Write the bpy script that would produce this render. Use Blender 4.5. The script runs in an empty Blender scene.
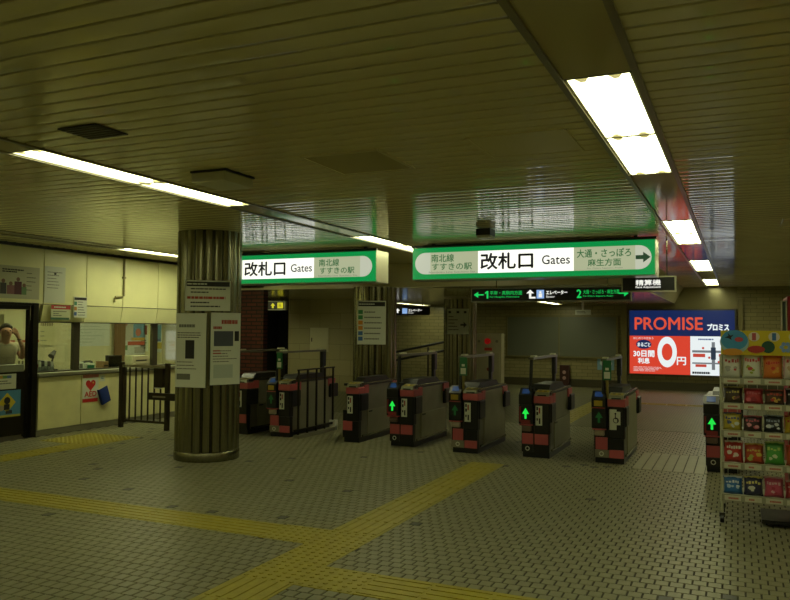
import bpy, bmesh, math, random
from mathutils import Vector, Matrix
random.seed(7)
SC = bpy.context.scene
COL = SC.collection

# ------------------------------------------------------------------ camera, world, exposure
FPX, YAW, PITCH, ROLL, HCAM = 764.17, 0.42204, 0.038056, 0.007626, 1.6
_f = Vector((-math.sin(YAW)*math.cos(PITCH), math.cos(YAW)*math.cos(PITCH), math.sin(PITCH)))
_r = Vector((math.cos(YAW), math.sin(YAW), 0)); _u = _r.cross(_f)
CR = _r*math.cos(ROLL)+_u*math.sin(ROLL); CU = -_r*math.sin(ROLL)+_u*math.cos(ROLL); CF = _f
cam = bpy.data.objects.new('camera', bpy.data.cameras.new('camera'))
cam.data.sensor_width = 36; cam.data.lens = FPX/790*36
cam.data.clip_start = .05; cam.data.clip_end = 100
m3 = Matrix((CR, CU, -CF)).transposed()
cam.matrix_world = Matrix.Translation((0, 0, HCAM)) @ m3.to_4x4()
COL.objects.link(cam); SC.camera = cam

def project(p):
    q = Vector(p)-Vector((0, 0, HCAM)); d = q.dot(CF)
    return 395+FPX*q.dot(CR)/d, 300-FPX*q.dot(CU)/d, d

W = bpy.data.worlds.new('World'); SC.world = W; W.use_nodes = True
W.node_tree.nodes['Background'].inputs[0].default_value = (.02, .02, .012, 1)
W.node_tree.nodes['Background'].inputs[1].default_value = 0.2
SC.view_settings.view_transform = 'Standard'; SC.view_settings.look = 'None'
SC.view_settings.gamma = 1; SC.view_settings.use_curve_mapping = False
SC.view_settings.exposure = 0.0
LAMP = 10.0           # radiance of the fluorescent lamps

# ------------------------------------------------------------------ helpers: materials
def lin(h):
    v = [int(h[i:i+2], 16)/255 for i in (0, 2, 4)]
    return tuple((c/12.92 if c <= .04045 else ((c+.055)/1.055)**2.4) for c in v)
def mat(name, col, rough=.5, metal=0, spec=.5, var=0, vscale=6, vdetail=3, emit=None, es=1, bump=0, coat=0, stretch=None):
    m = bpy.data.materials.new(name); m.use_nodes = True
    nt = m.node_tree; b = nt.nodes['Principled BSDF']
    if isinstance(col, str): col = lin(col)
    b.inputs['Base Color'].default_value = (*col, 1)
    b.inputs['Roughness'].default_value = rough; b.inputs['Metallic'].default_value = metal
    b.inputs['Specular IOR Level'].default_value = spec
    if coat: b.inputs['Coat Weight'].default_value = coat; b.inputs['Coat Roughness'].default_value = .08
    if emit is not None:
        e = lin(emit) if isinstance(emit, str) else emit
        b.inputs['Emission Color'].default_value = (*e, 1); b.inputs['Emission Strength'].default_value = es
    if var or bump:
        g = nt.nodes.new('ShaderNodeNewGeometry'); n = nt.nodes.new('ShaderNodeTexNoise')
        n.inputs['Scale'].default_value = vscale; n.inputs['Detail'].default_value = vdetail
        if stretch:
            mp = nt.nodes.new('ShaderNodeMapping'); mp.inputs['Scale'].default_value = stretch
            nt.links.new(g.outputs['Position'], mp.inputs[0]); nt.links.new(mp.outputs[0], n.inputs['Vector'])
        else: nt.links.new(g.outputs['Position'], n.inputs['Vector'])
        if var:
            r = nt.nodes.new('ShaderNodeValToRGB')
            r.color_ramp.elements[0].position = .3; r.color_ramp.elements[1].position = .7
            r.color_ramp.elements[0].color = (*[c*(1-var) for c in col], 1)
            r.color_ramp.elements[1].color = (*[min(1, c*(1+var)) for c in col], 1)
            nt.links.new(n.outputs['Fac'], r.inputs[0]); nt.links.new(r.outputs[0], b.inputs['Base Color'])
        if bump:
            bp = nt.nodes.new('ShaderNodeBump'); bp.inputs['Strength'].default_value = bump; bp.inputs['Distance'].default_value = .01
            nt.links.new(n.outputs['Fac'], bp.inputs['Height']); nt.links.new(bp.outputs[0], b.inputs['Normal'])
    return m
def brickmat(name, c1, c2, mortar, bw, rh, axes='xz', rough=.6, msize=.008, spec=.4):
    m = mat(name, c1, rough, spec=spec); nt = m.node_tree; b = nt.nodes['Principled BSDF']
    g = nt.nodes.new('ShaderNodeNewGeometry'); s = nt.nodes.new('ShaderNodeSeparateXYZ'); c = nt.nodes.new('ShaderNodeCombineXYZ')
    nt.links.new(g.outputs['Position'], s.inputs[0])
    nt.links.new(s.outputs['XYZ'.index(axes[0].upper())], c.inputs[0]); nt.links.new(s.outputs['XYZ'.index(axes[1].upper())], c.inputs[1])
    t = nt.nodes.new('ShaderNodeTexBrick'); t.inputs['Scale'].default_value = 1
    t.inputs['Brick Width'].default_value = bw; t.inputs['Row Height'].default_value = rh
    t.inputs['Mortar Size'].default_value = msize; t.inputs['Mortar Smooth'].default_value = .1
    for i, cc in ((1, c1), (2, c2), (3, mortar)):
        t.inputs[i].default_value = (*(lin(cc) if isinstance(cc, str) else cc), 1)
    nt.links.new(c.outputs[0], t.inputs[0]); nt.links.new(t.outputs[0], b.inputs['Base Color'])
    return m
def glassmat(name, tint=(.9, .95, .9), refl=.12):
    m = bpy.data.materials.new(name); m.use_nodes = True; nt = m.node_tree; nt.nodes.clear()
    o = nt.nodes.new('ShaderNodeOutputMaterial'); mx = nt.nodes.new('ShaderNodeMixShader')
    t = nt.nodes.new('ShaderNodeBsdfTransparent'); g = nt.nodes.new('ShaderNodeBsdfGlossy')
    t.inputs[0].default_value = (*tint, 1); g.inputs['Roughness'].default_value = .04
    mx.inputs[0].default_value = refl
    nt.links.new(t.outputs[0], mx.inputs[1]); nt.links.new(g.outputs[0], mx.inputs[2]); nt.links.new(mx.outputs[0], o.inputs[0])
    return m
_mc = {}
def M(key, *a, **k):
    if key not in _mc: _mc[key] = mat(key, *a, **k)
    return _mc[key]
def paint(h, rough=.55): return M('paint_'+h+str(rough), h, rough)
def glow(h, es=1): return M('glow_%s_%g' % (h, es), '050505', .4, emit=h, es=es)

MT = dict(
 tile=mat('floor tile', '817f62', .4, var=.14, vscale=9, vdetail=5, spec=.35),
 tile_dark=mat('dark floor tile', '33332b', .42, var=.1, vscale=20),
 grout=mat('grout', '3b3828', .8, var=.2, vscale=30),
 yellow=mat('tactile yellow', 'a09426', .45, var=.12, vscale=12, vdetail=4),
 slat=mat('ceiling slat enamel', 'e0d7a6', .075, spec=.6, var=.05, vscale=1.5),
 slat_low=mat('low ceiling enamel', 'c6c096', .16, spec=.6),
 gap=mat('ceiling void', '040402', .95, spec=.1),
 trim=mat('trim bronze', '7a7248', .3, spec=.6),
 trough=mat('trough panel', 'c4ba86', .1, spec=.6),
 cream=mat('cream wall panel', 'e8e6b0', .33, var=.05, vscale=2, spec=.5),
 cream_low=mat('cream counter panel', 'e0dca2', .4, var=.07, vscale=4),
 joint=mat('dark joint', '2a2716', .8),
 steel=mat('brushed steel', '86836a', .26, metal=1, var=.12, vscale=3, stretch=(20, 20, 1)),
 steel_body=mat('gate steel', '8c8a76', .4, metal=.6, var=.1, vscale=4),
 steel_door=mat('gate steel panel', '9a987f', .45, metal=.5, var=.08, vscale=4),
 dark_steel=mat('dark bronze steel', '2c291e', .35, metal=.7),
 black=mat('black plastic', '0b0b0a', .35),
 black2=mat('charcoal plastic', '1c1b18', .4),
 pink=mat('pink enamel', 'b8565a', .45),
 white=mat('white paint', 'd8d8c8', .5),
 paper=mat('paper', 'd2d6c4', .6),
 greypaint=mat('grey paint', '77755f', .5),
 glass=glassmat('window glass'),
 officewall=mat('office wall', 'cfc79e', .7, var=.04),
 wallfar=brickmat('far wall tiles', '9c9468', '90885e', '6c6646', .3, .1, 'xz', .35, .006),
 wallbeige=brickmat('beige wall tiles', 'c4bc8e', 'bab284', 'a09870', .6, .4, 'xz', .45, .006),
 redbrick=brickmat('red brick', '5c2a1a', '4a2216', '1d120c', .24, .075, 'xz', .6, .012),
 dirtyfloor=brickmat('far floor tile', '7a7a58', '717152', '4a4734', .088, .098, 'xy', .5, .008),
)

# ------------------------------------------------------------------ helpers: meshes and objects
class MB:
    def __init__(s): s.b = bmesh.new()
    def box(s, x0, x1, y0, y1, z0, z1, bev=0):
        r = bmesh.ops.create_cube(s.b, size=1)
        vs = r['verts']
        for v in vs: v.co = Vector(((x0+x1)/2+v.co.x*(x1-x0), (y0+y1)/2+v.co.y*(y1-y0), (z0+z1)/2+v.co.z*(z1-z0)))
        if bev:
            es = list({e for v in vs for e in v.link_edges})
            bmesh.ops.bevel(s.b, geom=es, offset=bev, segments=2, affect='EDGES', profile=.5)
        return s
    def prism(s, pts, axis, lo, hi):
        def mk(a, b, c):
            return {'x': (c, a, b), 'y': (a, c, b), 'z': (a, b, c)}[axis]
        A = [s.b.verts.new(mk(p[0], p[1], lo)) for p in pts]; B = [s.b.verts.new(mk(p[0], p[1], hi)) for p in pts]
        n = len(pts)
        fs = [s.b.faces.new(A), s.b.faces.new(B)]
        for i in range(n): fs.append(s.b.faces.new((A[i], A[(i+1) % n], B[(i+1) % n], B[i])))
        bmesh.ops.recalc_face_normals(s.b, faces=fs)
        return s
    def tube(s, pts, r, n=10):
        pts = [Vector(p) for p in pts]; rr = r if isinstance(r, (list, tuple)) else [r]*len(pts); rings = []
        for i, p in enumerate(pts):
            d = (pts[min(i+1, len(pts)-1)]-pts[max(i-1, 0)]).normalized()
            a = d.cross(Vector((0, 0, 1)) if abs(d.z) < .9 else Vector((1, 0, 0))).normalized(); c = d.cross(a)
            rings.append([s.b.verts.new(p+rr[i]*(a*math.cos(t)+c*math.sin(t))) for t in [2*math.pi*k/n for k in range(n)]])
        fs = [s.b.faces.new(rings[0]), s.b.faces.new(rings[-1])]
        for A, B in zip(rings, rings[1:]):
            for k in range(n): fs.append(s.b.faces.new((A[k], A[(k+1) % n], B[(k+1) % n], B[k])))
        bmesh.ops.recalc_face_normals(s.b, faces=fs)
        return s
    def disc(s, cx, cz, r, y0, y1, n=20, sx=1, sz=1):
        return s.prism([(cx+r*sx*math.cos(2*math.pi*k/n), cz+r*sz*math.sin(2*math.pi*k/n)) for k in range(n)], 'y', y0, y1)
    def ring(s, cx, cz, r0, r1, y0, y1, n=24, sx=1, sz=1):
        fs = []
        P = []
        for y in (y0, y1):
            for r in (r0, r1):
                P.append([s.b.verts.new((cx+(r*math.cos(2*math.pi*k/n))*sx, y, cz+(r*math.sin(2*math.pi*k/n))*sz)) for k in range(n)])
        for a, b in ((0, 1), (1, 3), (3, 2), (2, 0)):
            for k in range(n): fs.append(s.b.faces.new((P[a][k], P[a][(k+1) % n], P[b][(k+1) % n], P[b][k])))
        bmesh.ops.recalc_face_normals(s.b, faces=fs)
        return s
    def mesh(s, name, m, smooth=False):
        me = bpy.data.meshes.new(name); s.b.to_mesh(me); s.b.free()
        if m: me.materials.append(m)
        if smooth:
            for p in me.polygons: p.use_smooth = True
        return me
    def build(s, name, m, parent=None, smooth=False):
        return link(name, s.mesh(name, m, smooth), parent)
def link(name, data, parent=None, loc=None, rz=None):
    o = bpy.data.objects.new(name, data); COL.objects.link(o)
    if parent: o.parent = parent
    if loc: o.location = loc
    if rz is not None: o.rotation_euler = (0, 0, rz)
    return o
def tag(o, label, cat, group=None, kind=None):
    if label: o['label'] = label
    if cat: o['category'] = cat
    if group: o['group'] = group
    if kind: o['kind'] = kind
    return o
def thing(name, label, cat, loc=(0, 0, 0), rz=0, group=None):
    o = link(name, None, None, loc, rz); o.empty_display_size = .1
    return tag(o, label, cat, group)
def struct(name, me, label=None):
    o = link(name, me); o['kind'] = 'structure'
    if label: o['label'] = label
    return o
def bx(*a, bev=0): return MB().box(*a, bev=bev)

# all lettering is made first, in one pass
WORDS = ['改札口', 'Gates', '南北線', 'すすきの駅', 'Namboku Line Susukino Sta.', '大通・さっぽろ', '麻生方面', 'For Odori, Sapporo, Asabu',
 '1', '2', '平岸・真駒内方面', 'For Hiragishi, Makomanai', 'エレベーター', 'Elevator', '大通・さっぽろ・麻生方面', 'For Odori, Sapporo, Asabu ', '精算機', 'Fare Adjustment',
 'PROMISE', 'プロミス', '0', '円', '30日間', '利息', 'まるごと', 'はじめての方なら', 'AED', 'S']
TXT = {}
BOLD = {'改札口': .028, '南北線': .02, 'すすきの駅': .02, '大通・さっぽろ': .02, '麻生方面': .02, '精算機': .03, 'Fare Adjustment': .03, 'AED': .04, '円': .03, '30日間': .04, '利息': .04, 'まるごと': .04, 'プロミス': .05, '1': .02, '2': .03, 'PROMISE': .025, 'エレベーター': .04, 'Gates': .012}
def make_text():
    objs = []
    for w in WORDS:
        c = bpy.data.curves.new('lettering', 'FONT'); c.body = w; c.resolution_u = 3
        o = bpy.data.objects.new('t', c); COL.objects.link(o); objs.append((w, o, c))
    dg = bpy.context.evaluated_depsgraph_get()
    for w, o, c in objs:
        TXT[w] = bpy.data.meshes.new_from_object(o.evaluated_get(dg))
    for w, o, c in objs:
        bpy.data.objects.remove(o); bpy.data.curves.remove(c)
make_text()
def letters(w, x0, x1, z0, z1, y, m, parent, name='lettering'):
    me = TXT[w].copy(); me.name = name; me.materials.clear(); me.materials.append(m)
    xs = [v.co.x for v in me.vertices]; ys = [v.co.y for v in me.vertices]
    ax, bx_, ay, by = min(xs), max(xs), min(ys), max(ys)
    for v in me.vertices:
        v.co = ((x0+(v.co.x-ax)/(bx_-ax)*(x1-x0)), y, z0+(v.co.y-ay)/(by-ay)*(z1-z0))
    if w in BOLD:
        b = bmesh.new(); k = BOLD[w]*(z1-z0)
        for n, (dx, dz) in enumerate(((0, 0), (k, 0), (-k, 0), (0, k), (0, -k))):
            t_ = me.copy()
            for v in t_.vertices: v.co += Vector((dx, -.00008*n, dz))
            b.from_mesh(t_); bpy.data.meshes.remove(t_)
        b.to_mesh(me); b.free()
    return link(name, me, parent)
def printlines(x0, x1, z0, z1, n, y, m, parent, seed=0, h=.45, fill=(.4, 1), name='printed_text', words=True):
    """rows of tiny unreadable print, as thin raised ink"""
    rnd = random.Random(seed); b = MB(); dz = (z1-z0)/n
    for i in range(n):
        zc = z1-(i+.5)*dz; xe = x0+(x1-x0)*rnd.uniform(*fill); x = x0
        while x < xe-1e-4:
            w = min((x1-x0)*rnd.uniform(.05, .14), xe-x) if words else xe-x
            b.box(x, x+w*.86, y-.0006, y, zc-dz*h/2, zc+dz*h/2); x += w
    o = b.build(name, m, parent); o['kind'] = 'stuff'
    return o
def arrow(dirn, x0, x1, z0, z1, y, m, parent, shaft=.28, head=.5, name='arrow'):
    cx, cz, w, h = (x0+x1)/2, (z0+z1)/2, x1-x0, z1-z0
    # base shape points up in unit square
    pts = [(-shaft/2, -.5), (shaft/2, -.5), (shaft/2, .5-head), (.5, .5-head), (0, .5), (-.5, .5-head), (-shaft/2, .5-head)]
    if dirn == 'right': pts = [(b, -a) for a, b in pts]
    if dirn == 'left': pts = [(-b, a) for a, b in pts]
    return MB().prism([(cx+a*w, cz+b*h) for a, b in pts], 'y', y-.001, y).build(name, m, parent)

CEIL = 2.78; LOWC = 2.35; WALLX = -9.3; FARY = 22.0; BULKY = 12.6; RIGHTX = 4.2; BACKY = -5.5

# ------------------------------------------------------------------ floor
STRIPS = [  # x0,x1,y0,y1,kind
 (-2.96, -2.55, 5.40, 8.89, 'bar_y'), (-2.96, -2.55, 2.2, 4.16, 'bar_y'), (-3.37, -2.55, 4.98, 5.40, 'dot'), (-2.96, -2.55, 4.57, 4.98, 'dot'), (-2.96, -2.14, 4.16, 4.57, 'dot'),
 (-7.9, -3.37, 4.99, 5.38, 'bar_x'), (-2.14, 1.4, 4.17, 4.57, 'bar_x'),
 (-8.35, -7.95, 4.8, 7.8, 'bar_y'), (-8.95, -7.95, 7.8, 8.7, 'dot'),
 (-3.05, -2.65, 13.2, 17.5, 'bar_y'), (-3.05, 2.2, 17.5, 17.9, 'bar_x')]
PLATE = (-1.15, -.36, 9.3, 10.6)
TILEY = 13.0
fb = MB()
fb.box(-12.2, RIGHTX+.3, BACKY-.2, TILEY, -.15, -.005)
floor = struct('floor', fb.mesh('floor', MT['grout']), 'small square beige floor tiles in staggered rows with dark joints')
fb = MB().box(-12.2, RIGHTX+.3, TILEY, FARY+.2, -.15, 0)
fb.build('far_tiling', MT['dirtyfloor'], floor)
def inside(cx, cy, s, pad=0): return s[0]-pad < cx < s[1]+pad and s[2]-pad < cy < s[3]+pad
BLOCK = STRIPS+[PLATE+('p',)]
P = .088; PY = .098; G = .0055; GY = .0032
cand = []
rowi = 0; y = 2.4
while y < TILEY-.02:
    x = -9.3+(P/2 if rowi % 2 else 0)
    # only as wide as the view can reach, plus a margin for a step to the side
    xmin = max(-9.3, -1.4*y-3.0); xmax = min(RIGHTX, .09*y+1.6)
    x += math.floor(max(0, xmin-x)/P)*P
    while x < xmax:
        a, b, c, d = x+G, x+P-G, y+GY, y+PY-GY; trimmed = False; ok = True
        for s in BLOCK:
            if a < s[1] and b > s[0] and c < s[3] and d > s[2]:
                trimmed = True
                ox = min(b, s[1])-max(a, s[0]); oy = min(d, s[3])-max(c, s[2])
                if ox >= (b-a)*.99 and oy >= (d-c)*.99: ok = False; break
                if ox/(b-a) < oy/(d-c):
                    if a < s[0]: b = s[0]-.002
                    else: a = s[1]+.002
                else:
                    if c < s[2]: d = s[2]-.002
                    else: c = s[3]+.002
        if ok and b-a > .008 and d-c > .008:
            h = math.sin(rowi*127.1+round(x*20)*311.7)*43758.5453; h -= math.floor(h)
            cand.append((a, b, c, d, trimmed, h))
        x += P
    y += PY; rowi += 1
# everything nearer than the tiles: plain continuation
fb = MB().box(-9.3, RIGHTX, BACKY, 2.4, -.01, -.0005); fb.build('near_tiling', MT['dirtyfloor'], floor)
for r_ in ((-9.3, RIGHTX),): pass
sc = []
for i, t in enumerate(cand):
    px, py, d = project(((t[0]+t[1])/2, (t[2]+t[3])/2, 0))
    if not t[4] and 0 < px < 790 and 0 < py < 598: sc.append((d, i))
sc.sort(); near = {i for d, i in sc[:300]}
def tilemesh(name, w, d, m):
    b = MB(); e = .002
    lo = [(-w/2, -d/2, -.006), (w/2, -d/2, -.006), (w/2, d/2, -.006), (-w/2, d/2, -.006)]
    hi = [(-w/2+e, -d/2+e, 0), (w/2-e, -d/2+e, 0), (w/2-e, d/2-e, 0), (-w/2+e, d/2-e, 0)]
    L = [b.b.verts.new(v) for v in lo]; H = [b.b.verts.new(v) for v in hi]
    b.b.faces.new(H)
    for k in range(4): b.b.faces.new((L[k], L[(k+1) % 4], H[(k+1) % 4], H[k]))
    return b.mesh(name, m)
tm = tilemesh('tile', P-2*G, PY-2*GY, MT['tile']); tmd = tilemesh('tile', P-2*G, PY-2*GY, MT['tile_dark'])
V = {0: [], 1: []}; F = {0: [], 1: []}
for i, (a, b, c, d, tr, h) in enumerate(cand):
    dark = h < .007
    if i in near:
        link('tile', tmd if dark else tm, floor, ((a+b)/2, (c+d)/2, (h-.5)*.0012))
    else:
        k = int(dark); n = len(V[k]); e = .002; z = (h-.5)*.0012
        V[k] += [(a, c, -.006), (b, c, -.006), (b, d, -.006), (a, d, -.006), (a+e, c+e, z), (b-e, c+e, z), (b-e, d-e, z), (a+e, d-e, z)]
        F[k].append((n+4, n+5, n+6, n+7))
        for q in range(4): F[k].append((n+q, n+(q+1) % 4, n+4+(q+1) % 4, n+4+q))
for k, nm, mm in ((0, 'tile_field', MT['tile']), (1, 'dark_tile_field', MT['tile_dark'])):
    me = bpy.data.meshes.new(nm); me.from_pydata(V[k], [], F[k]); me.materials.append(mm)
    link(nm, me, floor)['kind'] = 'stuff'
# tactile paving: one tile mesh per kind, tiles placed one by one
def tactile(w, d, kind):
    b = MB(); b.box(-w/2+.001, w/2-.001, -d/2+.001, d/2-.001, -.006, .001)
    if kind == 'dot':
        for i in range(6):
            for j in range(6):
                x = -w/2+w*(i+.5)/6; y_ = -d/2+d*(j+.5)/6
                b.prism([(x+.018*math.cos(t*math.pi/3), y_+.018*math.sin(t*math.pi/3)) for t in range(6)], 'z', .001, .006)
    else:
        for i in range(5):
            if kind == 'bar_y': x = -w/2+w*(i+.5)/5; b.box(x-.017, x+.017, -d/2+.012, d/2-.012, .001, .006)
            else: y_ = -d/2+d*(i+.5)/5; b.box(-w/2+.012, w/2-.012, y_-.017, y_+.017, .001, .006)
    return b.mesh('tactile_tile', MT['yellow'])
tc = {}
for x0, x1, y0, y1, k in STRIPS:
    nx = max(1, round((x1-x0)/.4)); ny = max(1, round((y1-y0)/.4)); w = (x1-x0)/nx; d = (y1-y0)/ny
    key = (round(w, 3), round(d, 3), k)
    if key not in tc: tc[key] = tactile(w, d, k)
    for i in range(nx):
        for j in range(ny):
            o = link('tactile_tile', tc[key], floor, (x0+w*(i+.5), y0+d*(j+.5), 0))
x0, x1, y0, y1 = PLATE
pm = None
for i in range(7):
    w = (x1-x0)/7
    if pm is None: pm = bx(-w/2+.006, w/2-.006, -(y1-y0)/2, (y1-y0)/2, -.006, .002).mesh('floor_plate', mat('floor plate', '8f8d72', .5, var=.08))
    link('floor_plate', pm, floor, (x0+w*(i+.5), (y0+y1)/2, 0))

# ------------------------------------------------------------------ ceiling
ROWS = [(-.745, -.425), (-4.52, -4.22), (-8.58, -8.30), (3.02, 3.32)]     # lamp troughs
cb = MB(); cb.box(-12.2, RIGHTX+.3, BACKY-.2, BULKY+.1, CEIL+.0185, CEIL+.2); cb.box(-1.6, RIGHTX+.3, BULKY, FARY+.2, CEIL+.0185, CEIL+.2)
ceiling = struct('ceiling', cb.mesh('ceiling', MT['gap']), 'glossy olive enamel slat ceiling with recessed lamp troughs')
SEG = [(-.40, 2.99), (-4.19, -.77), (-8.27, -4.55), (WALLX, -8.61), (3.35, RIGHTX)]
PITCH_S = .1424
def slatprofile(w):
    h = w/2
    arc = [(-h, .018)]+[(-h+.006-.006*math.cos(t), .007-.007*math.sin(t)) for t in [math.pi/2*k/5 for k in range(6)]]
    return arc+[(-h*.4, -.001), (h*.4, -.001)]+[(-x, z) for x, z in reversed(arc)]
smesh = []
for a, b in SEG:
    smesh.append(MB().prism(slatprofile(PITCH_S-.019), 'x', -(b-a)/2, (b-a)/2).mesh('ceiling_slat', MT['slat']))
rest = MB(); rnd = random.Random(3)
y = BACKY+.081
while y < FARY:
    for si, (a, b) in enumerate(SEG):
        if y > BULKY and si in (2, 3): continue
        if y > BULKY and si == 1: a = -1.35
        tilt = rnd.gauss(0, .004)
        if 1.2 < y < 6.2 and si < 3:
            o = link('ceiling_slat', smesh[si], ceiling, ((a+b)/2, y, CEIL)); o.rotation_euler = (tilt, 0, 0)
        else:
            pr_ = slatprofile(PITCH_S-.019)
            rest.prism([(y+p, CEIL+q+p*tilt) for p, q in pr_], 'x', a, b)
    y += PITCH_S
rest.build('far_slats', MT['slat'], ceiling)['kind'] = 'stuff'
# troughs: flush blank panels between lamps, bronze trims at the sides
LAMPS = {0: [(-6.55, -4.12), (-1.50, .93), (3.57, 5.98), (8.62, 11.02), (13.65, 16.05), (18.70, 21.10)],
         1: [(-6.45, -4.05), (-1.43, 1.0), (3.63, 6.08), (8.68, 11.1)],
         2: [(-1.3, 1.1), (3.75, 6.15), (8.80, 11.2)],
         3: [(-1.50, .93), (3.57, 5.98), (8.62, 11.02), (13.65, 16.05), (18.70, 21.10)]}
for ri, (a, b) in enumerate(ROWS):
    yend = FARY if ri in (0, 3) else BULKY
    t = MB()
    for x in (a, b): t.box(x-.028 if x == a else x-.004, x+.004 if x == a else x+.028, BACKY, yend, CEIL-.012, CEIL+.02)
    t.build('trough_trim', MT['trim'], ceiling)
    cur = BACKY
    for s, e in LAMPS[ri]+[(yend, yend)]:
        s0 = max(s, BACKY)
        if s0 > cur+.02: bx(a+.004, b-.004, cur+.004, s0-.004, CEIL+.002, CEIL+.012).build('trough_panel', MT['trough'], ceiling)
        cur = max(e, BACKY)
# ceiling hatches
def hatch(cx, cy, w, d, m, frame=True):
    t = MB()
    for s in (-1, 1):
        t.box(cx-w/2, cx+w/2, cy+s*d/2-.012, cy+s*d/2+.012, CEIL-.010, CEIL+.004)
        t.box(cx+s*w/2-.012, cx+s*w/2+.012, cy-d/2, cy+d/2, CEIL-.010, CEIL+.004)
    t.build('hatch_frame', MT['slat'], ceiling)
    bx(cx-w/2, cx+w/2, cy-d/2, cy+d/2, CEIL-.006, CEIL+.004).build('hatch_panel', m, ceiling)
hatch(-2.44, 4.80, .58, .62, MT['trough']); hatch(-1.22, 4.72, .6, .58, MT['slat']); hatch(.75, 9.2, .6, .6, MT['slat'])
# low ceiling behind the gates
lb = MB(); lb.prism([(WALLX-.1, LOWC+.03), (-1.55, LOWC+.03), (-1.30, CEIL+.05), (WALLX-.1, CEIL+.05)], 'y', BULKY, FARY).box(-12.3, WALLX-.1, 13.4, FARY, LOWC+.03, CEIL)
low = struct('trim_1', lb.mesh('trim_1', MT['slat_low']), 'lowered glossy bulkhead ceiling with slanted side behind the hanging signs')
ls = MB(); y = BULKY+.06
while y < FARY:
    ls.box(WALLX-.1 if y < 13.47 else -12.3, -1.56, y-.066, y+.066, LOWC, LOWC+.035); y += PITCH_S
ls.build('far_slats', MT['slat_low'], low)['kind'] = 'stuff'

# ------------------------------------------------------------------ lamps
LW = glow('f9fac2', LAMP); SOCK = M('lampholder_glow', 'c8c080', .5, emit='d8cc88', es=.8)  # lampholders get a faint glow in place of light from the tubes
def lamp(name, label, a, b, s, e, z, group='recessed fluorescent ceiling lights', boost=1):
    r = thing(name, label, 'ceiling light', ((a+b)/2, s, z), 0, group)
    h = (b-a)/2; L = e-s
    t = MB(); t.box(-h, -h+.012, 0, L, -.002, .03); t.box(h-.012, h, 0, L, -.002, .03); t.box(-h, h, 0, .012, -.002, .03); t.box(-h, h, L-.012, L, -.002, .03)
    t.build('housing_frame', MT['white'], r)
    for k in range(2):
        y0 = .02+k*L/2; y1 = (k+1)*L/2-.02
        d = bx(-h+.013, h-.013, y0, y1, .010, .016).build('lamp_panel', LW if boost == 1 else glow('f9fac2', LAMP*boost), r)
        for yy in (y0, y1-.05):
            sgn = 1 if yy == y0 else -1
            for xx in (-h*.5, h*.5):
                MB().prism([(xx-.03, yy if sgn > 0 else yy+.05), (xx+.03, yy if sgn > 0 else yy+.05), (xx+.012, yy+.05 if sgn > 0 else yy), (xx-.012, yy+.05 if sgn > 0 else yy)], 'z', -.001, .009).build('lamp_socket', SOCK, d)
    bx(-h+.012, h-.012, L/2-.018, L/2+.018, .0, .02).build('divider', MT['white'], r)
    return r
LBL = {(0, 2): 'largest recessed ceiling light, two bright panels in the right-hand trough',
 (0, 3): 'recessed ceiling light above the right end of the big green sign',
 (0, 4): 'third recessed ceiling light of the right-hand trough, counted from the nearest',
 (0, 5): 'smallest recessed ceiling light, in front of the glowing billboard wall',
 (1, 2): 'long bright recessed ceiling light at the upper left, in front of the column',
 (1, 3): 'recessed ceiling light ending between the two green signs',
 (2, 2): 'recessed ceiling light close to the cream office wall, behind the column'}
LBL2 = {}
for ri in range(4):
    for li in range(6): LBL2[(ri, li)] = 'recessed ceiling light outside the picture, %s trough, %s lamp from the back wall' % (('middle right', 'middle left', 'office side', 'rightmost')[ri], ('first', 'second', 'third', 'fourth', 'fifth', 'sixth')[li])
for ri, (a, b) in enumerate(ROWS):
    for li, (s, e) in enumerate(LAMPS[ri]):
        if e < BACKY+.1: continue
        s = max(s, BACKY+.05)
        lamp('ceiling_light', LBL.get((ri, li), LBL2[(ri, li)]), a+.006, b-.006, s, e, CEIL, boost=1.8 if (ri, li) == (2, 2) else 1)
lamp('ceiling_light', 'small light in the low ceiling under the green direction sign', -4.65, -4.45, 18.4, 21.3, LOWC-.03, None, 1.15)
lamp('ceiling_light', 'small light in the low ceiling above the far elevator sign', -8.72, -8.52, 19.3, 21.6, LOWC-.03, None, 1.15)
lamp('ceiling_light', 'added light hidden behind the brick pier to brighten the beige wall', -10.95, -10.7, 13.6, 15.6, LOWC-.03, None, 1.4)  # added out of view, only to light the beige wall

# ------------------------------------------------------------------ walls
wl = MB()
wl.box(WALLX-.25, WALLX-.06, BACKY-.2, 7.35, 0, CEIL+.01)
wl.box(WALLX-.25, WALLX-.06, 7.35, BULKY, 1.93, CEIL+.01)
wl.box(WALLX-.25, WALLX-.06, 8.0, BULKY, 0, .86)
wl.box(WALLX-.25, WALLX-.06, 11.52, BULKY, .86, 2)
wall_left = struct('wall_left', wl.mesh('wall_left', MT['joint']), 'cream enamel panel wall with office window and counter')
SEAM = [-5.5, -4.1, -2.7, -1.3, .1, 1.6, 3.1, 4.8, 6.47, 7.29, 8.11, 8.92, 9.70, 10.54, 11.35, 12.55]
for a, b in zip(SEAM, SEAM[1:]):
    bx(WALLX-.06, WALLX, a+.006, b-.006, 1.93, CEIL-.045, bev=.004).build('wall_panel', MT['cream'], wall_left)
    if a > 8.0:
        MB().prism([(WALLX, 1.92), (WALLX-.05, 1.67), (WALLX-.15, 1.67), (WALLX-.06, 1.92)], 'y', a+.006, b-.006).build('sloped_panel', MT['cream'], wall_left)
    if b < 7.5:
        bx(WALLX-.06, WALLX, a+.006, b-.006, .1, 1.92, bev=.004).build('wall_panel', MT['cream'], wall_left)
bx(WALLX-.06, WALLX-.002, BACKY, BULKY, CEIL-.04, CEIL+.008).build('shadow_gap', MT['dark_steel'], wall_left)  # dark strip standing in for the shadow gap at the wall top
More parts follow.
